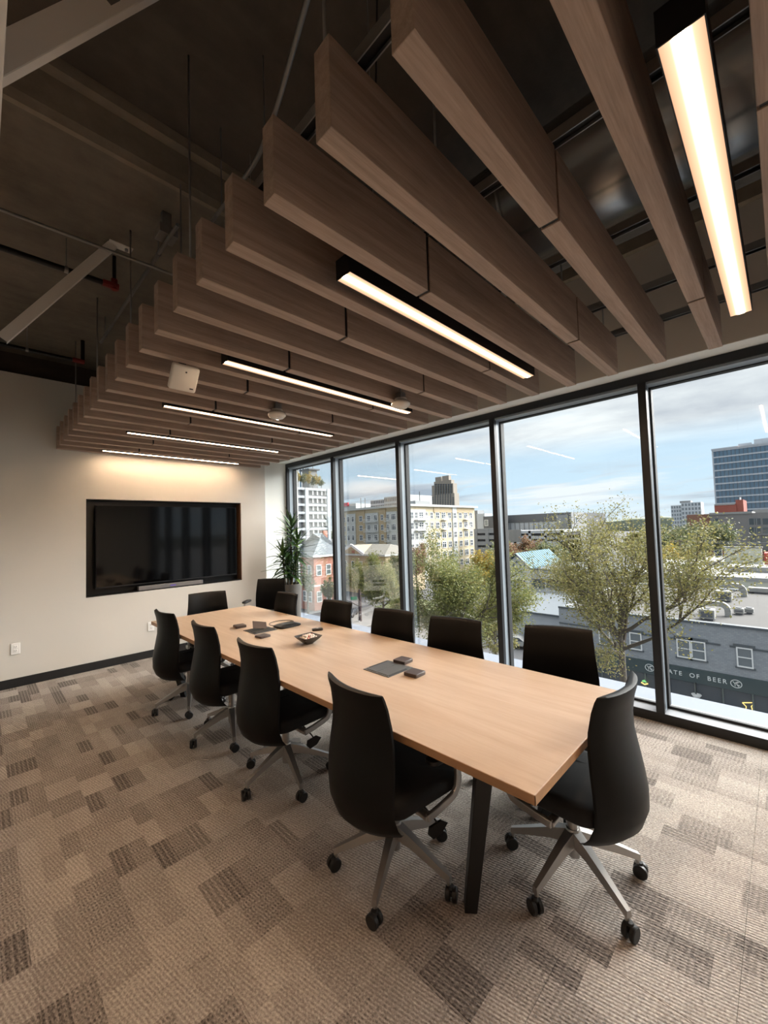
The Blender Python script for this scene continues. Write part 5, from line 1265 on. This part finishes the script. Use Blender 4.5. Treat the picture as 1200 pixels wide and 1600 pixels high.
# ------------------------------------------------------------------ trees
def tree(name, label, base, H, crown_r, mat, nleaf, seed, leaf=.16, trunk_r=.22, fork=.45, spread=1.0, group=None, jit=.06, levels=4, bmat='bark', limbs=7):
    """trunk up to the fork, then limbs fanning out; the crown is fitted to its measured height and radius"""
    rnd = random.Random(seed); t = thing(name, label, 'tree', base, 0, group); segs = MB(); tips = []; b0 = Vector(base)
    zf = b0.z+H*fork; limb = (H*(1-fork))*.55
    def grow(p, d, L, r, lev):
        n = 4; pts = [p]; q = p; dd = d
        for i in range(n):
            dd = (dd+Vector((rnd.uniform(-.17, .17), rnd.uniform(-.17, .17), rnd.uniform(-.05, .12)))).normalized(); q = q+dd*L/n; pts.append(q)
            if lev >= 2: tips.append(q)
        segs.tube(pts, [r*(1-.45*i/n) for i in range(n+1)], 6 if lev < 3 else 3, caps=False)
        if lev < levels:
            for j_ in range(4 if lev == 1 else 3):
                i = rnd.choice((1, 2, 3, 4, 4)); az = rnd.uniform(0, 2*PI); tilt = rnd.uniform(.3, .8)
                u = dd.orthogonal().normalized(); v = dd.cross(u)
                nd = (dd*math.cos(tilt)+(u*math.cos(az)+v*math.sin(az))*math.sin(tilt)).normalized()
                grow(pts[i], nd, L*rnd.uniform(.55, .75), r*.55, lev+1)
    top = Vector((b0.x+rnd.uniform(-.15, .15), b0.y+rnd.uniform(-.15, .15), zf))
    segs.tube([b0, b0.lerp(top, .5), top], [trunk_r, trunk_r*.85, trunk_r*.72], 9, caps=False)
    k = limbs
    for j_ in range(k):
        az = 2*PI*j_/k+rnd.uniform(-.3, .3); tl = (.25 if j_ % 3 == 0 else rnd.uniform(.7, 1.15))*spread
        grow(top+Vector((0, 0, rnd.uniform(-.12, .05)*H*(1-fork))), Vector((math.sin(tl)*math.cos(az), math.sin(tl)*math.sin(az), math.cos(tl))), limb*rnd.uniform(.85, 1.15), trunk_r*.5, 1)
    tz_ = max(p.z for p in tips); rad = sorted(math.hypot(p.x-top.x, p.y-top.y) for p in tips)[int(len(tips)*.92)]
    kz = (b0.z+H-zf)/(tz_-zf); kr = crown_r/rad
    def fit(v):
        if v[2] < zf-.35*H*(1-fork): return tuple(v)
        f = min(1, max(0, math.hypot(v[0]-top.x, v[1]-top.y)/(.3*rad)+ (v[2]-zf)/(.3*(tz_-zf)))); kk = 1+(kr-1)*f
        return (top.x+(v[0]-top.x)*kk, top.y+(v[1]-top.y)*kk, zf+(v[2]-zf)*(kz if v[2] > zf else 1))
    segs.v = [fit(v) for v in segs.v]; segs.build('trunk_and_branches', bmat, t)
    tp = [Vector(fit(p)) for p in tips]; vs = []; fs = []
    for i in range(nleaf):
        p = rnd.choice(tp)+Vector((rnd.gauss(0, crown_r*jit), rnd.gauss(0, crown_r*jit), rnd.gauss(0, crown_r*jit)))
        a = Vector((rnd.gauss(0, 1), rnd.gauss(0, 1), rnd.gauss(0, .6))).normalized(); b = a.orthogonal().normalized(); b = (b*math.cos(i)+a.cross(b)*math.sin(i))
        s = leaf*rnd.uniform(.6, 1.25); k = len(vs)
        vs += [p-a*s*.5, p+b*s*.28, p+a*s*.5, p-b*s*.28]; fs.append((k, k+1, k+2, k+3))
    me = bpy.data.meshes.new('foliage'); me.from_pydata([tuple(v-b0) for v in vs], [], fs); me.materials.append(M[mat])
    fo = bpy.data.objects.new('foliage', me); COL.objects.link(fo); fo.parent = t; fo['kind'] = 'stuff'
    return t
def at_px(name, label, col, row, x, cr, mat, n, seed, group=None, **kw):
    q = pt(col, row, 0, x); return tree(name, label, (x, q.y, G0), q.z-G0, cr, mat, n, seed, group=group, **kw)
at_px('street_tree', 'thin-leaved yellow green tree with bare upper twigs before the shop', 962, 778, 15.0, 3.0, 'autumn_leaf', 36000, 21, leaf=.075, trunk_r=.14, fork=.71, jit=.065, limbs=10)
at_px('street_tree', 'dense green tree standing before the cream apartments', 704, 820, 19.0, 3.3, 'green_leaf', 46000, 4, leaf=.12, trunk_r=.2, fork=.60, jit=.075, limbs=9)
at_px('street_tree', 'yellowing green tree beside the dense green tree', 772, 878, 27.0, 1.7, 'autumn_leaf', 14000, 8, leaf=.15, trunk_r=.18, fork=.5, jit=.08)
def low(label, col, row, x, cr, mat, n, seed, **kw): at_px('leafy_tree', label, col, row, x, cr, mat, n, seed, 'trees along the streets', jit=.10, levels=3, **kw)
low('green tree beside the street-name pole', 597, 868, 40., 3.6, 'green_leaf', 22000, 31, leaf=.24)
low('olive green tree between the pediment house and the pole', 562, 880, 53., 3.2, 'autumn_leaf', 14000, 32, leaf=.26)
low('green tree before the brick house wall', 480, 885, 43., 1.3, 'dull_leaf', 4000, 33, leaf=.22)
low('small green tree by the corner of the brick house', 512, 902, 44.5, 1.3, 'dull_leaf', 5000, 34, leaf=.22)
low('golden tree beyond the yellowing green tree', 757, 862, 62., 3.2, 'yellow_leaf', 9000, 35, leaf=.34)
low('russet tree below the cream apartments', 650, 850, 68., 3.6, 'russet_leaf', 9000, 36, leaf=.36)
low('dull green tree beside the russet tree', 628, 862, 58., 3.0, 'dull_leaf', 8000, 46, leaf=.34)
low('red brown tree before the pale parking garage', 806, 838, 100., 4.2, 'russet_leaf', 6000, 37, leaf=.5)
low('purple brown tree below the garage bays', 833, 846, 92., 3.6, 'russet_leaf', 5000, 38, leaf=.5)
low('dark green tree behind the blue roof', 860, 848, 84., 3.4, 'dull_leaf', 5000, 39, leaf=.5)
low('big dull green tree before the brown brick wing', 1084, 817, 135., 8.0, 'dull_leaf', 16000, 40, leaf=.6, fork=.3)
low('yellow tree beyond the warehouse roof', 1052, 852, 90., 4.0, 'yellow_leaf', 9000, 41, leaf=.4)
low('pale green tree by the utility pole', 1040, 832, 112., 5., 'dull_leaf', 6000, 42, leaf=.55)
low('dull tree at the end of the dark hall', 925, 824, 212., 8., 'dull_leaf', 8000, 43, leaf=.8, fork=.3)
low('yellow green tree far down the street', 1000, 824, 145., 6., 'autumn_leaf', 8000, 44, leaf=.9, fork=.3)
low('slim street tree near the white crossing', 622, 900, 33., 1.5, 'green_leaf', 7000, 45, leaf=.18)
for k, c_ in enumerate((459, 466, 474, 482, 489, 496, 502)):
    q = pt(c_, 760, 1, py_+2.5); h_ = (5.5, 7.5, 6.8, 7.6, 6.0, 7.0, 4.5)[k]
    tree('roof_tree', 'thin yellow sapling on the roof of the white parking deck' if k % 2 else 'thin dull green sapling on the roof of the white parking deck', (q.x, py_+2.5, zt_p), h_, 1.9, 'yellow_leaf' if k % 2 else 'dull_leaf', 900, 60+k, leaf=.5, trunk_r=.12, fork=.3, group='saplings on the parking deck roof', levels=3, jit=.12)

# ------------------------------------------------------------------ tidy up
for o in COL.objects:
    for k in ('_o', 'base_rot'):
        if k in o: del o[k]
